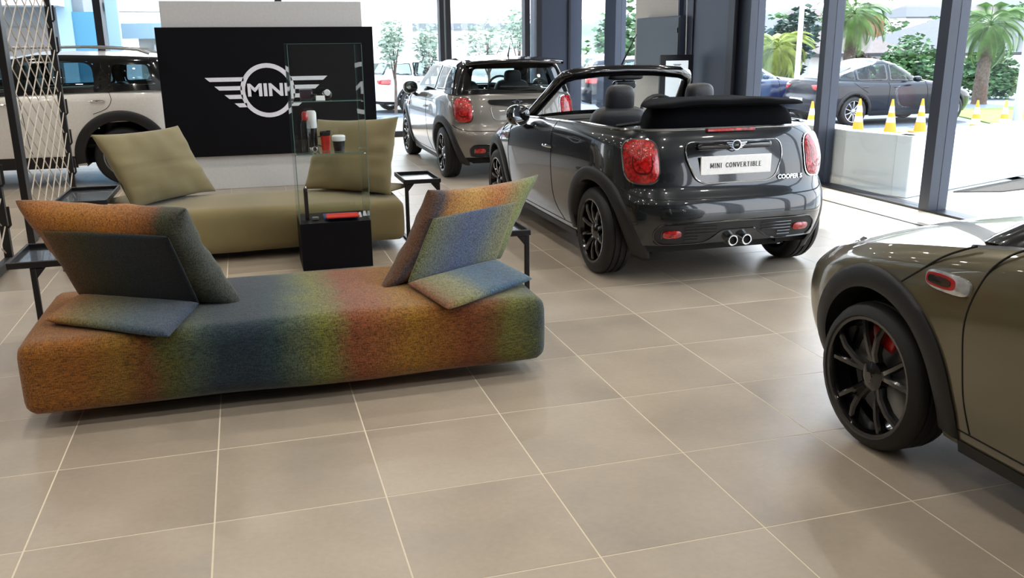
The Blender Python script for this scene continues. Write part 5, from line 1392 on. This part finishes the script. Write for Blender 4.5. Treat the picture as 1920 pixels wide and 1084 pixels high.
# houses
def house(label, x0, x1, y0, y1, eave, ridge, wall_m, roof_m, base=-3.0, windows=(), hip=3.0):
    T = thing('house', label, 'house', (0, 0, 0)); b = MB(); b.box(((x0+x1)/2, (y0+y1)/2, (base+eave)/2), (x1-x0, y1-y0, eave-base)); b.build('wall', wall_m, T, smooth=0)
    o = .5; ym = (y0+y1)/2; b = MB()
    v = [(x0-o, y0-o, eave), (x1+o, y0-o, eave), (x1+o, y1+o, eave), (x0-o, y1+o, eave), (x0+hip, ym, ridge), (x1-hip, ym, ridge)]
    b.add(v, [(0, 1, 5, 4), (1, 2, 5), (2, 3, 4, 5), (3, 0, 4), (3, 2, 1, 0)]); rf = b.build('roof', roof_m, T, smooth=0)
    b = MB(); b.box(((x0+x1)/2, y0-o-.03, eave-.06), (x1-x0+2*o, .08, .16)); b.build('fascia', M['slate_dark'], T, smooth=0)
    for wx, wz, ww, wh in windows:
        b = MB(); b.box((wx, y0-.03, wz), (ww, .08, wh)); f = b.build('window_frame', M['house_wall'], T, smooth=0)
        for sx in (-1, 0, 1):
            b = MB(); b.box((wx+sx*ww*.31, y0-.08, wz), (ww*.26, .03, wh*.8)); b.build('window_pane', M['slate_dark'], f, smooth=0)
    return T, rf
T, rf = house('long house with grey hipped roof and brick wall right of the mullion', 33.2, 52, 31.5, 40, .93, 2.9, M['brick'], M['roof_tile'], windows=((35.9, .60, 1.6, .45),), hip=4)
T, rf = house('house with grey roof behind the large shrub', 28.5, 37.5, 41.5, 48, 1.2, 2.8, M['brown_wall'], M['roof_tile'])
b = MB(); b.box((37.0, 42.6, 2.1), (1.4, 1.0, 1.7)); b.build('chimney', M['brick'], T, smooth=0)
house('house with brownish roof behind the dark palm trunk', 26.8, 32.0, 33.5, 38, .95, 2.3, M['house_wall'], M['roof_tile2'], hip=2)
for k, (x, y) in enumerate(((70, 120), (88, 128), (104, 120), (122, 126))):
    house('pale hillside house far away, %s from the left' % ['first', 'second', 'third', 'last'][k], x, x+11, y, y+8, 4.2+k*.4, 6.2+k*.4, M['house_wall'], M['roof_tile2' if k % 2 else 'roof_tile'], base=-4)
t = thing('garden_wall', 'long white garden wall behind the lawn and the palm', 'wall', (0, 0, 0))
b = MB(); b.box((40.5, 30.4, -.1), (18, .2, 1.7)); b.build('wall_panel', M['house_wall'], t, smooth=0); b = MB(); b.box((40.5, 30.4, .78), (18.1, .3, .06)); b.build('coping', M['house_wall'], t, smooth=0)
t = thing('garden_wall', 'white boundary wall behind the large shrub and palm trunk', 'wall', (0, 0, 0))
b = MB(); b.box((28.0, 29.8, -.1), (6.0, .2, 1.5)); b.build('wall_panel', M['house_wall'], t, smooth=0)
# hills
def hill(name, pts, y, d, m):
    b = MB(); f = interp(pts); n = 60; xs = [pts[0][0]+(pts[-1][0]-pts[0][0])*i/n for i in range(n+1)]
    b.grid(lambda u, v: (xs[int(round(u*n))], y+d*v, -4+(f(xs[int(round(u*n))])+4)*math.sin(PI*.5*v)+.4*math.sin(xs[int(round(u*n))]*.7)*v), n+1, 8); return structure(b.build(name, m, smooth=180))
M['hill'] = mat('hill', S(86, 106, 88), .9, noise=(.15, .3))
hill('hill', [(-20, 1), (40, 4.5), (90, 7.5), (140, 9), (200, 16), (300, 22)], 140, 40, M['hill'])
# commercial buildings to the left
t = thing('office_building', 'pale two-storey commercial building outside with blue glazed bay and white canopies', 'building', (0, 0, 0))
b = MB(); b.box((-10.4, 26, 4), (14.6, 6, 9)); b.build('wall', M['cladding'], t, smooth=0)
b = MB(); b.box((-3.2, 22.9, 1.0), (.9, .3, 3.0)); b.build('glazed_bay', M['blue_glass'], t, smooth=0)
b = MB(); b.box((-3.55, 22.85, 1.2), (.35, .35, 3.6)); b.build('pilaster', M['pale_blue'], t, smooth=0)
b = MB(); b.box((-3.2, 22.85, -.2), (1.5, .3, .5)); b.build('planter', M['house_wall'], t, smooth=0)
b = MB(); b.box((-6.5, 22.4, 2.75), (6.0, 1.4, .25)); b.build('canopy', M['house_wall'], t, smooth=0)
b = MB(); b.box((-6.4, 22.9, .9), (4.8, .2, 2.4)); b.build('shop_wall', M['brown_wall'], t, smooth=0)
for x in (-7.6, -6.4, -5.2): b = MB(); b.box((x, 22.75, .9), (.12, .1, 2.4)); b.build('window_frame', M['pale_blue'], t, smooth=0)
t = thing('workshop_building', 'white workshop building outside with roller door left of the logo panel', 'building', (0, 0, 0))
b = MB(); b.box((2.3, 33, 3), (9.6, 6, 7)); b.build('wall', M['house_wall'], t, smooth=0)
b = MB(); b.box((-.9, 29.85, 1.15), (2.2, .2, 1.0)); b.build('roller_door', M['paint_bright'], t, smooth=0)
b = MB(); b.box((-.9, 29.8, .60), (2.3, .2, .30)); b.build('dark_band', M['slate_dark'], t, smooth=0)
b = MB(); b.box((-1.6, 29.6, 2.1), (3.6, .8, .5)); b.build('canopy', M['pale_blue'], t, smooth=0)
b = MB(); b.box((-2.75, 26.0, 2.0), (.35, .35, 5.0)); tag(b.build('canopy_column', M['pale_blue'], smooth=0, bevel=.01), 'pale blue column outside right of the thin black mullion', 'column')
b = MB(); b.box((-2.2, 27.2, 2.9), (1.6, 1.0, .5)); b.build('awning', M['house_wall'], t, smooth=0)
t = thing('workshop_building', 'long white building outside beyond the grey hatchback', 'building', (0, 0, 0))
b = MB(); b.box((6.5, 43, 2), (16, 6, 5)); b.build('wall', M['house_wall'], t, smooth=0); b = MB(); b.box((6.5, 39.9, 2.4), (16.2, .3, .3)); b.build('fascia', M['cladding'], t, smooth=0)
